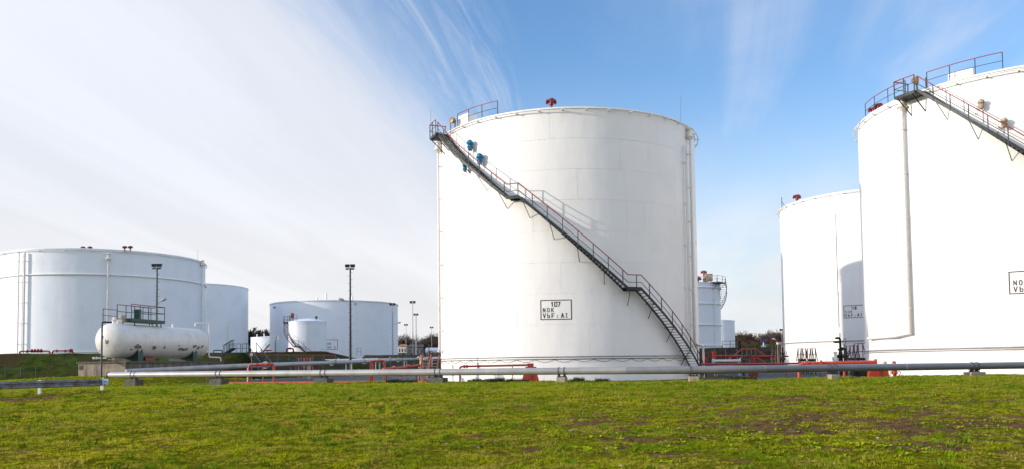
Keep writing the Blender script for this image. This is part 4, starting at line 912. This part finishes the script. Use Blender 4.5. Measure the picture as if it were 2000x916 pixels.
def valve(label, px, Y, z0, z1, m, s=1.0, wheel=True, arms=(), grp='yard valves'):
    p = G(px, Y, 0); t = thing('valve', label, 'valve', p, grp)
    MB().lathe([(.16 * s, z0 - .1), (.16 * s, z0 + .15), (.28 * s, z0 + .18), (.30 * s, z0 + .42), (.16 * s, z0 + .5), (.12 * s, z0 + .8), (.20 * s, z0 + .85), (.20 * s, z0 + .95), (.09 * s, z0 + 1.0), (.09 * s, z1 - .5), (.04, z1 - .45), (.04, z1), (0, z1)], 12).build('body', m, t)
    if wheel: 
        c = Vector((.25 * s, -.2, z1 - .75)); MB().tube([c + Vector((math.cos(q) * .12, math.sin(q) * -.15, 0)) + Vector((0, 0, math.sin(q) * .27 * s)) for q in [2 * math.pi * i / 14 for i in range(14)]], .025, 5, closed=True).build('hand_wheel', m, t)
        MB().tube([c, (0, 0, z1 - .75)], .03, 5).build('spindle', m, t)
    for (dx_, z, l) in arms: MB().lathe([(0, 0), (.09, .02), (.10, l * .7), (.05, l), (0, l)], 8, (0, 0, z), (dx_, -.1, 0)).build('actuator', m, t)
    MB().tube([(0, 0, z0), (0, 0, -.1)], .14 * s, 8).build('riser', m, t); return t
valve('tall black valve column with side arms in front of tank 118', 1642, 68, 1.3, 3.6, M['black'], 1.1, arms=((-1, 3.18, .45), (-1, 2.85, .62), (1, 2.3, .4)))
valve('smaller dark valve with hand wheel right of the black column', 1651, 67, 1.3, 2.6, M['brown'], .8)
valve('brown rusty valve column between the two red ladders', 838, 60, .8, 2.85, M['brown'], .9, arms=((1, 2.1, .3),))
valve('pale beige valve with white elbow left of the red ladders', 822, 63, .9, 2.1, M['beige'], .7, arms=((1, 1.75, .4), (-1, 1.9, .3)))
valve('white capped vent pipe left of the black valve column', 1632, 66, 1.0, 2.0, M['pipewhite'], .8, wheel=False)
valve('small pale valve with orange base just right of the orange box foot', 1746, 50, .2, 1.15, M['orange'], .55)
valve('small pale valve behind the pipeline beside the orange box foot', 1728, 50, .2, 1.15, M['beige'], .55)
valve('dark rusty valve at the right end of the yard, tallest of four', 1509, 92, 1.2, 3.2, M['brown'], .9)
valve('dark rusty valve at the right end of the yard, second of four', 1516, 90, 1.2, 2.9, M['brown'], .9)
valve('dark rusty valve at the right end of the yard, with a pale cap box', 1523, 88, 1.2, 3.1, M['brown'], .9)
valve('dark rusty valve at the right end of the yard, nearest tank 118', 1529, 86, 1.2, 2.8, M['brown'], .9)
valve('green valve in the yard left of the red trapezoid foot', 1452, 70, .5, 1.9, M['green'], .8)
valve('red valve in the yard nearest the tank 107 stair foot', 1378, 70, .5, 1.7, M['redpipe'], .9)
def frame_box(name, label, cat, px, Y, z0, z1, w_, d_, m, m2, legs=True):
    p = G(px, Y, 0); t = thing(name, label, cat, p); MB().box((0, 0, (z0 + z1) / 2), (w_, d_, z1 - z0)).build('cabinet', m, t); MB().box((0, 0, z1 + .03), (w_ + .08, d_ + .08, .06)).build('lid', m2, t)
    MB().box((w_ * .1, -d_ / 2 - .012, (z0 + z1) / 2), (w_ * .6, .02, (z1 - z0) * .7)).build('door', m2, t)
    if legs:
        for sx in (-1, 1): MB().tube([(sx * w_ * .4, 0, z0), (sx * w_ * .4, 0, -.1)], .035, 5).build('leg', m2, t)
frame_box('valve_box', 'bright orange hose box in the yard right of the tank 107 stair', 'box', 1395, 86, 1.75, 2.35, .38, .3, M['orange'], M['redpipe'])
frame_box('valve_box', 'pale cap box on the rusty valves at the yard end', 'box', 1523, 87, 3.1, 3.3, .5, .4, M['signwhite'], M['beige'])
frame_box('switch_box', 'black switch box on the pole of the telephone sign', 'box', 540, 110, 2.6, 3.25, .55, .35, M['black'], M['dark'])
frame_box('valve_box', 'dark green cabinet under the pipeline left of the orange box foot', 'box', 1682, 50, .25, .85, 1.15, .5, M['black'], M['green'])
frame_box('valve_box', 'dark equipment cabinet on the bank right of the banded tank', 'box', 1444, 112, 3.2, 4.1, .35, .35, M['black'], M['dark'])
frame_box('valve_box', 'dark grey cabinet behind the railing left of the floodlight mast', 'box', 573, 86, 1.5, 2.2, .6, .5, M['dark'], M['green'])
for i, (px, lab) in enumerate(((583, 'red pipe rack unit behind the long railing, left one'), (594, 'red pipe rack unit behind the long railing, middle one'), (606, 'red pipe rack unit behind the long railing, right one'))):
    p = G(px, 90, 0); t = thing('pipe_rack', lab, 'pipe rack', p, 'red pipe racks')
    for z in (1.5, 1.9, 2.25): MB().tube([(-.35, 0, z), (.35, 0, z)], .055, 6).build('cross_pipe', M['redpipe'], t)
    for x in (-.3, 0, .3): MB().tube([(x, 0, -.1), (x, 0, 2.25)], .05, 6).build('upright', M['redpipe'] if x else M['pipe2'], t)
t = thing('pipe_rack', 'red square pipe frame in the yard right of tank 107', 'pipe rack', G(1384, 84, 0), 'red pipe racks')
for z in (1.65, 2.2): MB().tube([(-.38, 0, z), (.38, 0, z)], .05, 6).build('cross_pipe', M['redpipe'], t)
for x in (-.38, 0, .38): MB().tube([(x, 0, -.1), (x, 0, 2.25)], .045, 6).build('upright', M['redpipe'], t)

t = thing('pipe_manifold', 'dark row of upright pipes on the brown bank below the small pale tank', 'pipe manifold', G(1425, 106, 0))
for i in range(9): MB().tube([(-2.0 + i * .5, 0, -.1), (-2.0 + i * .5, 0, 2.9 + .25 * (i % 3))], .05, 6).build('upright', M['dark'] if i % 3 else M['pipe2'], t)
for z in (1.9, 2.6): MB().tube([(-2.2, 0, z), (2.2, 0, z)], .06, 6).build('cross_pipe', M['brown'], t)
# ------------------------------------------------------------------ signs and masts
p = G(491, 75, 0); t = thing('road_sign', 'round white road sign with red rim on a thin tan post', 'sign', p); zc = at(491, 691.5, 75).z
MB().lathe([(.0, 0), (.20, 0), (.20, .02), (0, .02)], 20, (0, 0, zc), (0, -1, 0)).build('disc', M['signwhite'], t)
MB().lathe([(.14, .022), (.215, .022), (.215, -.01), (.14, -.01)], 20, (0, 0, zc), (0, -1, 0)).build('rim', M['redpipe'], t)
MB().box((0, -.03, zc), (.10, .01, .06)).build('mark', M['letter'], t); MB().tube([(0, .03, -.1), (0, .03, zc + .1)], .03, 6).build('post', M['beige'], t)
p = G(539, 110, 0); t = thing('telephone_sign', 'square white sign with a black telephone receiver on a dark pole', 'sign', p); zc = at(540, 660, 110).z
MB().box((.08, 0, zc), (.62, .03, .62)).build('panel', M['signwhite'], t); MB().tube([(-.1, .05, -.1), (-.1, .05, zc)], .05, 6).build('post', M['post'], t)
MB().tube([(.08 + .20 * math.cos(q), -.025, zc + .20 * math.sin(q)) for q in [R_(60 + 24 * i) for i in range(11)]], [.05, .055, .05, .03, .028, .028, .028, .03, .05, .055, .05], 6).build('receiver', M['letter'], t)
def mast(label, px, ytop, Y, arm=0, yarm=588, heads=2, r=.13):
    tp = at(px, ytop, Y); t = thing('flood_light_mast', label, 'light mast', (tp.x, tp.y, 0), 'floodlight masts'); H = tp.z
    MB().tube([(0, 0, -.1), (0, 0, H * .5), (0, 0, H - .2)], [r, r * .8, r * .6], 10).build('pole', M['dark'] if px < 700 else M['pipe2'], t)
    MB().box((0, 0, H - .2), (1.1, .08, .08)).build('cross_arm', M['dark'], t)
    for i, sx in enumerate((-.32, .32)):
        MB().hexa([(sx - .26, -.22, H - .12), (sx + .26, -.22, H - .12), (sx + .26, .10, H - .02), (sx - .26, .10, H - .02)], [(sx - .27, -.28, H + .24), (sx + .27, -.28, H + .24), (sx + .27, .04, H + .30), (sx - .27, .04, H + .30)]).build('floodlight', M['black'], t)
        if heads > 2: MB().hexa([(sx - .24, -.3, H - .42), (sx + .24, -.3, H - .42), (sx + .16, .1, H - .36), (sx - .16, .1, H - .36)], [(sx - .14, -.2, H - .28), (sx + .14, -.2, H - .28), (sx + .1, .05, H - .26), (sx - .1, .05, H - .26)]).build('floodlight', M['black'], t)
    if r > .12:
        b = MB(); z = 1.5; k = 0
        while z < H - .5: b.box(((.2 if k % 2 else -.2), 0, z), (.22, .03, .03)); z += .45; k += 1
        o = b.build('climbing_pegs', M['dark'], t); o['kind'] = 'stuff'
    if arm:
        za = at(px, yarm, Y).z; MB().tube([(0, 0, za - .1), (arm * .6, 0, za + .05), (arm * .9, 0, za + .2)], .035, 6).build('lamp_arm', M['lampgrey'], t)
        MB().lathe([(0, 0), (.10, .05), (.17, .3), (.14, .65), (0, .75)], 10, (arm * .8, 0, za + .16), (arm, 0, .28)).build('street_lamp', M['lampgrey'], t)
    return t
mast('dark floodlight mast standing behind the horizontal vessel', 307, 519, 97, .6, 590, 4)
mast('tallest floodlight mast, left of tank 107, with lamp arm to the left', 684, 520, 97, -.9, 588, 4, r=.16)
mast('floodlight mast in front of the right edge of the wide low tank', 766.5, 594, 160, 1.2, 632, r=.13)
mast('thin tall mast in the gap between the low tank and tank 107', 806, 590, 160, r=.10)
mast('mast standing close right of the thin tall one in the gap', 812.5, 614, 195, r=.14)
mast('shorter mast left in the gap, above the white house', 793, 634, 240, r=.10)
mast('most distant mast above the dark trees beside tank 107', 843, 639, 260, r=.10)
mast('small far mast at the left edge of tank 118', 1527, 644, 190, r=.08)
t = thing('street_lamp', 'white lamp head on a slim pole above the yard valves', 'street lamp', G(1514, 120, 0)); zc = at(1514, 662, 120).z
MB().tube([(.5, 0, 3), (.5, 0, zc - .4), (0, 0, zc)], .05, 6).build('pole', M['pipe2'], t); MB().lathe([(0, 0), (.12, .1), (.16, .4), (0, .7)], 8, (.2, 0, zc - .1), (-1, 0, .4)).build('lamp_head', M['signwhite'], t)
t = thing('loading_gauge', 'blue topped white loading arm standing on the far brown bank', 'loading arm', G(1492, 125, 0)); 
MB().box((.1, 0, at(1492, 664, 125).z), (1.0, .3, .5)).build('head', M['bluep'], t); MB().tube([(0, 0, 2), (0, 0, at(1492, 666, 125).z)], .10, 8).build('column', M['signwhite'], t); MB().box((0, 0, at(1492, 677, 125).z), (.6, .4, .5)).build('base', M['paleblue'], t)

# ------------------------------------------------------------------ far buildings and the far vessel
def house(label, pxl, pxr, yeave, yroof, Y, mw, mr, depth=8, cat='house', nwin=3, flat=False):
    a, c = G(pxl, Y, 0), G(pxr, Y, 0); w_ = c.x - a.x; ze = at(pxl, yeave, Y).z; zr = at(pxl, yroof, Y).z; t = thing('house' if cat == 'house' else 'apartment_block', label, cat, ((a.x + c.x) / 2, Y + depth / 2, 0))
    MB().box((0, 0, ze / 2), (w_, depth, ze)).build('wall', mw, t)
    if flat: MB().box((0, 0, ze + .25), (w_ + .4, depth + .4, .5)).build('roof', mr, t)
    else:
        h = w_ / 2 + .4; e = depth / 2 + .4; MB().add([(-h, -e, ze), (h, -e, ze), (h, e, ze), (-h, e, ze), (-h + 1, 0, zr), (h - 1, 0, zr)], [(0, 1, 5, 4), (2, 3, 4, 5), (1, 2, 5), (3, 0, 4), (3, 2, 1, 0)]).build('roof', mr, t)
    fl = max(1, int(ze / 2.9)); 
    for f in range(fl):
        for i in range(nwin):
            x = -w_ / 2 + w_ * (i + .5) / nwin; z = ze - 1.6 - f * 2.9
            o = MB().box((x, -depth / 2 - .03, z), (w_ / nwin * .42, .08, 1.3)).build('window', M['window'], t)
house('white house with an orange tiled roof in the gap, far behind the masts', 777.5, 794, 675, 671, 300, M['bldg2'], M['rooftile'])
house('dark grey house with slate roof right of the white house', 796, 827, 677, 670.5, 290, M['walldark'], M['slate'], nwin=4)
house('far pale apartment block above the trees, left one of the pair', 1463, 1479, 651.5, 650, 620, M['bldg'], M['bldg'], 14, 'apartment block', 5, True)
house('far white apartment block above the trees, right one of the pair', 1482, 1495, 652, 650, 600, M['bldg2'], M['bldg2'], 14, 'apartment block', 4, True)
p = G(832, 165, 0); t = thing('horizontal_vessel', 'small far white horizontal vessel at the left edge of tank 107', 'pressure vessel', p); zc = at(845, 684, 165).z
r_ = .62; prof = [(r_ * math.sin(R_(a)), -.4 * math.cos(R_(a))) for a in range(2, 91, 11)] + [(r_, 0), (r_, 5.0)] + [(r_ * math.sin(R_(a)), 5 + .4 * math.cos(R_(a))) for a in range(90, 1, -11)]
MB().lathe(prof, 24, (.2, 0, zc), (1, .25, 0)).build('shell', M['white2'], t)
for k in (1, 4): MB().box((k, k * .25, zc - r_ - .5), (.3, 1, 1.3)).build('saddle', M['red'], t)
for i, (px, m_, lab) in enumerate(((800, M['dark'], 'dark parked van in front of the dark grey house'), (788, M['bluep'], 'blue parked van in front of the white house'), (817, M['walldark'], 'grey parked van below the right end of the dark house'))):
    p = G(px, 262, 0); t = thing('parked_van', lab, 'van', (p.x, p.y, 3.3), 'far parked vans'); zb = 0.6
    MB().hexa([(-2.4, -.95, .4), (2.4, -.95, .4), (2.4, .95, .4), (-2.4, .95, .4)], [(-2.4, -.9, 1.3), (2.3, -.9, 1.3), (2.3, .9, 1.3), (-2.4, .9, 1.3)]).build('body', m_, t)
    MB().hexa([(-2.35, -.88, 1.3), (1.6, -.88, 1.3), (1.6, .88, 1.3), (-2.35, .88, 1.3)], [(-2.2, -.8, 2.1), (.9, -.8, 2.1), (.9, .8, 2.1), (-2.2, .8, 2.1)]).build('cabin', M['window'], t)
    for x in (-1.5, 1.5):
        for y in (-.85, .85): MB().lathe([(0, -.1), (.35, -.1), (.35, .1), (0, .1)], 12, (x, y, .35), (0, 1, 0)).build('wheel', M['black'], t)
bk = MB(); bk.add([(-75, 250, 3.3), (-5, 250, 3.3), (-5, 330, 3.3), (-75, 330, 3.3), (-80, 235, -.1), (0, 235, -.1)], [(0, 1, 2, 3), (4, 5, 1, 0)]); tag(bk.build('raised_ground', M['yard']), kind='structure')

# ------------------------------------------------------------------ trees
def grow(mb, p, d, L_, r, lev, rr, spread=.55, up=.15, tips=None):
    q = p; pts = [p]; rs = [r]; dd = d.copy()
    for k in range(3):
        dd = (dd + Vector((rr.uniform(-.16, .16), rr.uniform(-.16, .16), up * .25))).normalized(); q = q + dd * L_ / 3; pts.append(q); rs.append(r * (1 - .16 * (k + 1)))
    mb.tube(pts, rs, 5 if lev > 2 else 3, cap=False)
    if lev == 0: tips.append((q, dd)); return
    n = rr.randint(3, 4) if lev > 1 else rr.randint(3, 5)
    for i in range(n):
        f = rr.uniform(.35, 1.0) if i else 1.0; j = min(2, int(f * 3)); bp_ = pts[j].lerp(pts[j + 1], f * 3 - j) if f < 1 else q
        a = Vector((rr.uniform(-1, 1), rr.uniform(-1, 1), rr.uniform(-.2, .7))).normalized(); nd = (dd * (1 - spread) + a * spread * 1.25 + Vector((0, 0, up))).normalized()
        grow(mb, bp_, nd, L_ * rr.uniform(.58, .78), r * .52, lev - 1, rr, spread, up, tips)
def tree_proto(label, h, seed, kind):
    rr = random.Random(seed); t = thing('bare_tree' if kind != 'dark' else 'evergreen_tree', label, 'tree', (0, 0, 0)); tr = MB(); cr = MB(); tips = []
    if kind == 'shrub': tr.tube([(0, 0, -.3), (.1, 0, h * .25)], [.14, .08], 6)
    else: tr.tube([(0, 0, -.3), (.05, .03, h * .15), (0, 0, h * .34)], [.024 * h, .019 * h, .016 * h], 7)
    base = Vector((0, 0, h * (.3 if kind != 'shrub' else .12)))
    for i in range(8 if kind != 'shrub' else 11):
        q = 2 * math.pi * (i + rr.random()) / 6; tilt = rr.uniform(.15, .95) if kind != 'shrub' else rr.uniform(.2, 1.1); d = Vector((math.cos(q) * tilt, math.sin(q) * tilt, 1)).normalized()
        grow(cr, base + Vector((0, 0, rr.uniform(-.06, .06) * h)), d, h * .30, .012 * h, 3, rr, tips=tips)
    for (q, dd) in tips:                                             # fine twigs
        for k in range(5 if kind != 'dark' else 9):
            a = (dd + Vector((rr.uniform(-1, 1), rr.uniform(-1, 1), rr.uniform(-.5, 1))) * .9).normalized(); l = h * rr.uniform(.05, .12); s_ = a.cross(Vector((rr.uniform(-1, 1), rr.uniform(-1, 1), .3))).normalized() * h * (.0036 if kind != 'dark' else .011)
            o_ = q - dd * h * rr.uniform(0, .08); cr.add([o_ - s_, o_ + s_, o_ + a * l + s_ * .4, o_ + a * l - s_ * .4], [(0, 1, 2, 3)])
    tr.build('trunk', M['bark'], t); cr.build('crown', {'brown': M['twig'], 'shrub': M['twigolive'], 'dark': M['darkwood']}[kind], t); return t
tb1 = tree_proto('wide bare brown tree above the white house roof', 12, 3, 'brown'); tb2 = tree_proto('bare brown tree in the dark clump left of tank 107', 11, 8, 'brown')
ts = tree_proto('olive tinged shrub in the belt behind the brown bank', 6.5, 5, 'shrub'); td = tree_proto('dark dense tree in the wood above the smallest tank', 13, 11, 'dark')
def place(o, px, Y, ytop, h0, lab=None, rz=0, grp=None, wide=1.0):
    p = G(px, Y, 0); zt = at(px, ytop, Y).z; s = zt / h0; o.location = p; o.rotation_euler = (0, 0, rz); o.scale = (s * wide, s * wide, s)
    if lab: o['label'] = lab
    if grp: o['group'] = grp
    return o
gL, gM, gR = 'trees of the far left wood', 'bare trees in the middle gap', 'trees of the belt behind the brown bank'
place(td, 486, 310, 647, 13, rz=1, grp=gL, wide=1.5)
for px, yt in ((497, 651), (506, 655), (515, 653), (524, 650), (533, 652)): place(dup(td), px, 318, yt, 13, 'dark dense tree in the wood above the smallest tank', rz=px, grp=gL, wide=1.5)
place(tb1, 791, 330, 651, 12, grp=gM)
place(dup(tb1), 804, 335, 659, 12, 'small bare tree between the two masts, above the dark house', 2, gM)
place(tb2, 846, 300, 652, 11, 'bare brown tree in the dark clump left of tank 107', grp=gM, wide=1.2)
for px, yt in ((834, 661), (839, 656), (853, 654), (860, 653), (868, 656)): place(dup(tb2), px, 296 + px % 7, yt, 11, 'bare brown tree in the dark clump left of tank 107', px, gM, 1.3)
place(dup(tb2), 781, 335, 662, 11, 'low bare tree at the left of the gap beside the wide low tank', 4, gM)
for i, (px, yt) in enumerate(((1430, 650), (1437, 651), (1444, 649), (1452, 650), (1460, 648), (1468, 652), (1500, 653), (1508, 646), (1515, 645), (1523, 650), (1530, 649), (1538, 652))):
    place(dup(tb1 if i % 2 else tb2), px, 236 + (i * 7) % 12, yt, 12 if i % 2 else 11, 'bare brown tree in the belt left of the apartment blocks' if px < 1475 else 'bare brown tree in the belt right of the apartment blocks', i * 1.3, gR, 1.25)
place(ts, 1434, 226, 661, 6.5, 'olive tinged shrub in the belt behind the brown bank', grp=gR, wide=1.2)
for i, px in enumerate((1442, 1449, 1456, 1464, 1472, 1480, 1487, 1494, 1501, 1512, 1522, 1532)): place(dup(ts), px, 222 + (i * 5) % 9, 661 + (i * 3) % 5, 6.5, 'olive tinged shrub in the belt behind the brown bank', i * 2.1, gR, 1.8)

# ------------------------------------------------------------------ grass
gm = bpy.data.materials.new('grass_blades'); gm.use_nodes = True; T = gm.node_tree; b = T.nodes['Principled BSDF']; b.inputs['Roughness'].default_value = .8; b.inputs['Specular IOR Level'].default_value = .05
g = T.nodes.new('ShaderNodeNewGeometry'); so2 = attr_node(T, 'dry', 'INSTANCER'); col = turf_colour(T, g.outputs['Position'], so2)
oi = T.nodes.new('ShaderNodeObjectInfo'); col = mixc(T, 1.0, col, combine(T, *[maprange(T, noise(T, g.outputs['Position'], 14, 3, .65), .30, .70, .35, 1.65, False)] * 3), 'MULTIPLY')
T.links.new(col, b.inputs['Base Color']); tl = T.nodes.new('ShaderNodeBsdfTranslucent'); T.links.new(mixc(T, 1.0, col, (1.3, 1.25, .5), 'MULTIPLY'), tl.inputs[0]); mx = T.nodes.new('ShaderNodeMixShader'); mx.inputs[0].default_value = .52
T.links.new(b.outputs[0], mx.inputs[1]); T.links.new(tl.outputs[0], mx.inputs[2]); T.links.new(mx.outputs[0], T.nodes['Material Output'].inputs[0])
wm = mat('weed_leaves', (.24, .30, .006), .8, var=.3, vscale=3, spec=.03)
def tuft(rr, nb, rad, h, wd, m, flat=False):
    mb = MB()
    for i in range(nb):
        a = rr.uniform(0, 2 * math.pi); d_ = rad * math.sqrt(rr.random()); p = Vector((math.cos(a) * d_, math.sin(a) * d_, -.02)); l = h * rr.uniform(.55, 1.25); q = rr.uniform(0, 2 * math.pi); lean = rr.uniform(.2, 1.1) if not flat else rr.uniform(1.0, 2.4)
        dr = Vector((math.cos(q) * lean, math.sin(q) * lean, 1)).normalized(); s_ = Vector((-math.sin(q), math.cos(q), 0)) * wd * .5; mid = p + dr * l * .6; tip = mid + (dr + Vector((math.cos(q), math.sin(q), -.55)) * .6).normalized() * l * .45
        if flat: mb.add([p - s_ * .3, p + s_ * .3, mid + s_, mid - s_, tip], [(0, 1, 2, 3), (3, 2, 4)])
        else: mb.add([p - s_, p + s_, mid + s_ * .8, mid - s_ * .8, tip], [(0, 1, 2, 3), (3, 2, 4)])
    me = bpy.data.meshes.new('tuft'); me.from_pydata(mb.v, [], mb.f); me.materials.append(m); me.update(); o = bpy.data.objects.new('tuft', me); return o
def scatter(name, protos, P, S, dry, kind='stuff', label=None):
    col_ = bpy.data.collections.new(name + '_source')
    for o in protos: col_.objects.link(o)
    me = bpy.data.meshes.new(name); me.vertices.add(len(P)); me.vertices.foreach_set('co', P.ravel())
    for nm, arr in (('sc', S), ('dry', dry)): a = me.attributes.new(nm, 'FLOAT', 'POINT'); a.data.foreach_set('value', arr.astype(np.float32))
    o = bpy.data.objects.new(name, me); C.objects.link(o); tag(o, label, None, None, kind)
    ng = bpy.data.node_groups.new(name, 'GeometryNodeTree'); ng.interface.new_socket('Geometry', in_out='INPUT', socket_type='NodeSocketGeometry'); ng.interface.new_socket('Geometry', in_out='OUTPUT', socket_type='NodeSocketGeometry')
    n = ng.nodes; l = ng.links; gi = n.new('NodeGroupInput'); go = n.new('NodeGroupOutput'); ip = n.new('GeometryNodeInstanceOnPoints'); ci = n.new('GeometryNodeCollectionInfo'); ci.inputs[0].default_value = col_; ci.inputs['Separate Children'].default_value = True; ci.inputs['Reset Children'].default_value = True
    rv = n.new('FunctionNodeRandomValue'); rv.data_type = 'FLOAT_VECTOR'; rv.inputs[0].default_value = (-.12, -.12, 0); rv.inputs[1].default_value = (.12, .12, 6.28)
    ri = n.new('FunctionNodeRandomValue'); ri.data_type = 'INT'; ri.inputs[4].default_value = 0; ri.inputs[5].default_value = len(protos) - 1
    na = n.new('GeometryNodeInputNamedAttribute'); na.data_type = 'FLOAT'; na.inputs[0].default_value = 'sc'
    mp = n.new('GeometryNodeMeshToPoints'); l.new(gi.outputs[0], mp.inputs[0]); l.new(mp.outputs[0], ip.inputs['Points']); l.new(ci.outputs[0], ip.inputs['Instance']); ip.inputs['Pick Instance'].default_value = True
    l.new(ri.outputs[2], ip.inputs['Instance Index']); e = n.new('FunctionNodeEulerToRotation'); l.new(rv.outputs[0], e.inputs[0]); l.new(e.outputs[0], ip.inputs['Rotation']); l.new(na.outputs[0], ip.inputs['Scale']); l.new(ip.outputs[0], go.inputs[0])
    md = o.modifiers.new('scatter', 'NODES'); md.node_group = ng; return o
rg = np.random.RandomState(5); rr = random.Random(2)
def field(y0, y1, dens, slope=.86, keep=1.0, xmin=-60):
    n = int(dens * (y1 - y0) * (y0 + y1) * slope); y = np.sqrt(rg.uniform(y0 ** 2, y1 ** 2, n)); x = rg.uniform(-1, 1, n) * y * slope + y * 0
    return x, y
Ps = []; Ss = []; Ds = []
for (y0, y1, dn, sc0) in ((7.5, 11.2, 60, .85), (11.2, 17, 95, .85), (17, 25, 62, 1.0), (25, 36, 36, 1.25), (36, 50, 21, 1.5), (50, 84, 7, 1.9)):
    x, y = field(y0, y1, dn); so_ = soil_amt(x, y); py = np.where(x < 10.9, 54.0 + (x + 27.4) * (-13.0) / 38.3, 41.0 + (x - 10.9) * 5 / 20.1)
    ok = (rg.uniform(0, 1, len(x)) > so_ * .80) & ((y < py + 3.2) | (x < -26.0)) & ((fbm(x, y, 1.3, 3) > .30) | (rg.uniform(0, 1, len(x)) < .45))
    ok &= ~((x < -26) & (x > -38) & (y > 65.3) & (y < 82) & (x < -31.8 + (y - 66) * .2))
    x, y, so_ = x[ok], y[ok], so_[ok]; z = lawn_z(x, y); Ps.append(np.stack([x, y, z], 1)); c = fbm(x + 5, y, 1.1, 3) * .40 + fbm(x - 4, y + 3, 3.4, 2) * .55; Ss.append(sc0 * (.40 + 1.25 * np.clip((c - .28) / .42, 0, 1) ** 1.5) * rg.uniform(.7, 1.25, len(x)) * (1 - .45 * so_)); Ds.append(so_)
P = np.concatenate(Ps); S = np.concatenate(Ss); Dd = np.concatenate(Ds)
scatter('lawn_grass', [tuft(rr, 16, .075, .085, .013, gm) for _ in range(5)], P, S, Dd, label='short mottled green and straw coloured turf on the lawn')
xt, yt = field(11.2, 40, 4.5); nt_ = fbm(xt + 40, yt, 1.1, 3); okt = (nt_ > .52) & (rg.uniform(0, 1, len(xt)) < np.clip((nt_ - .50) * 9, 0, 1)) & (yt < np.vectorize(pipeY)(xt) + 1.5); xt, yt = xt[okt], yt[okt]
dgm = mat('dark_clump_grass', (.12, .20, .006), .8, var=.3, vscale=6, spec=.05)
scatter('lawn_clumps', [tuft(rr, 26, .085, .105, .013, dgm) for _ in range(4)], np.stack([xt, yt, lawn_z(xt, yt)], 1), rg.uniform(.5, 1.3, len(xt)) * (1 + yt / 90), np.zeros(len(xt)), label='taller dark green grass clumps dotted over the lawn')
n = 3600; y = np.sqrt(rg.uniform(11.2 ** 2, 27 ** 2, n)); x = rg.uniform(-.05, .80, n) * y; wgt = fbm(x + 3, y + 8, .6, 3); ok = (wgt > .50) & (rg.uniform(0, 1, n) < .30 + .7 * np.exp(-((y - 15) / 6) ** 2)); x, y = x[ok], y[ok]
scatter('lawn_weeds', [tuft(rr, 9, .05, .085, .045, wm, True) for _ in range(4)], np.stack([x, y, lawn_z(x, y) + .01], 1), rg.uniform(.6, 1.25, len(x)), np.zeros(len(x)), label='low leafy weeds between the bare patches of the lawn')
wd_ = mat('dark_weeds', (.05, .065, .018), .6, var=.4, vscale=4)
xx = []; 
for px, nn in ((925, 14), (943, 10), (965, 22), (1004, 10), (1130, 5), (1180, 6), (760, 16), (790, 14), (1450, 8), (1480, 6), (1020, 6)):
    for _ in range(nn * 2): p = line_pt(px + rr.uniform(-12, 12)); xx.append((p.x, p.y + rr.uniform(1.4, 2.4)))
xx = np.array(xx); scatter('crest_weeds', [tuft(rr, 34, .18, .27, .03, wd_) for _ in range(3)], np.stack([xx[:, 0], xx[:, 1], lawn_z(xx[:, 0], xx[:, 1])], 1), rg.uniform(.5, 1.3, len(xx)), np.zeros(len(xx)), label='dark ragged weeds along the lawn crest under the pipeline')
ns = 80; y = np.sqrt(rg.uniform(11.5 ** 2, 30 ** 2, ns)); x = rg.uniform(-.2, .68, ns) * y
def pebble(rr):
    mb = MB(); mb.lathe([(0, -.02), (.03, -.012), (.036, .004), (.022, .018), (0, .022)], 7); me = bpy.data.meshes.new('pebble'); me.from_pydata([(a * rr.uniform(.8, 1.2), b2 * rr.uniform(.7, 1.1), c) for a, b2, c in mb.v], [], mb.f); me.materials.append(M['conctan']); return bpy.data.objects.new('pebble', me)
scatter('lawn_stones', [pebble(rr) for _ in range(3)], np.stack([x, y, lawn_z(x, y) + .01], 1), rg.uniform(.4, 1.2, ns), np.zeros(ns), label='small pale stones strewn on the lawn')
print('grass points', len(P))
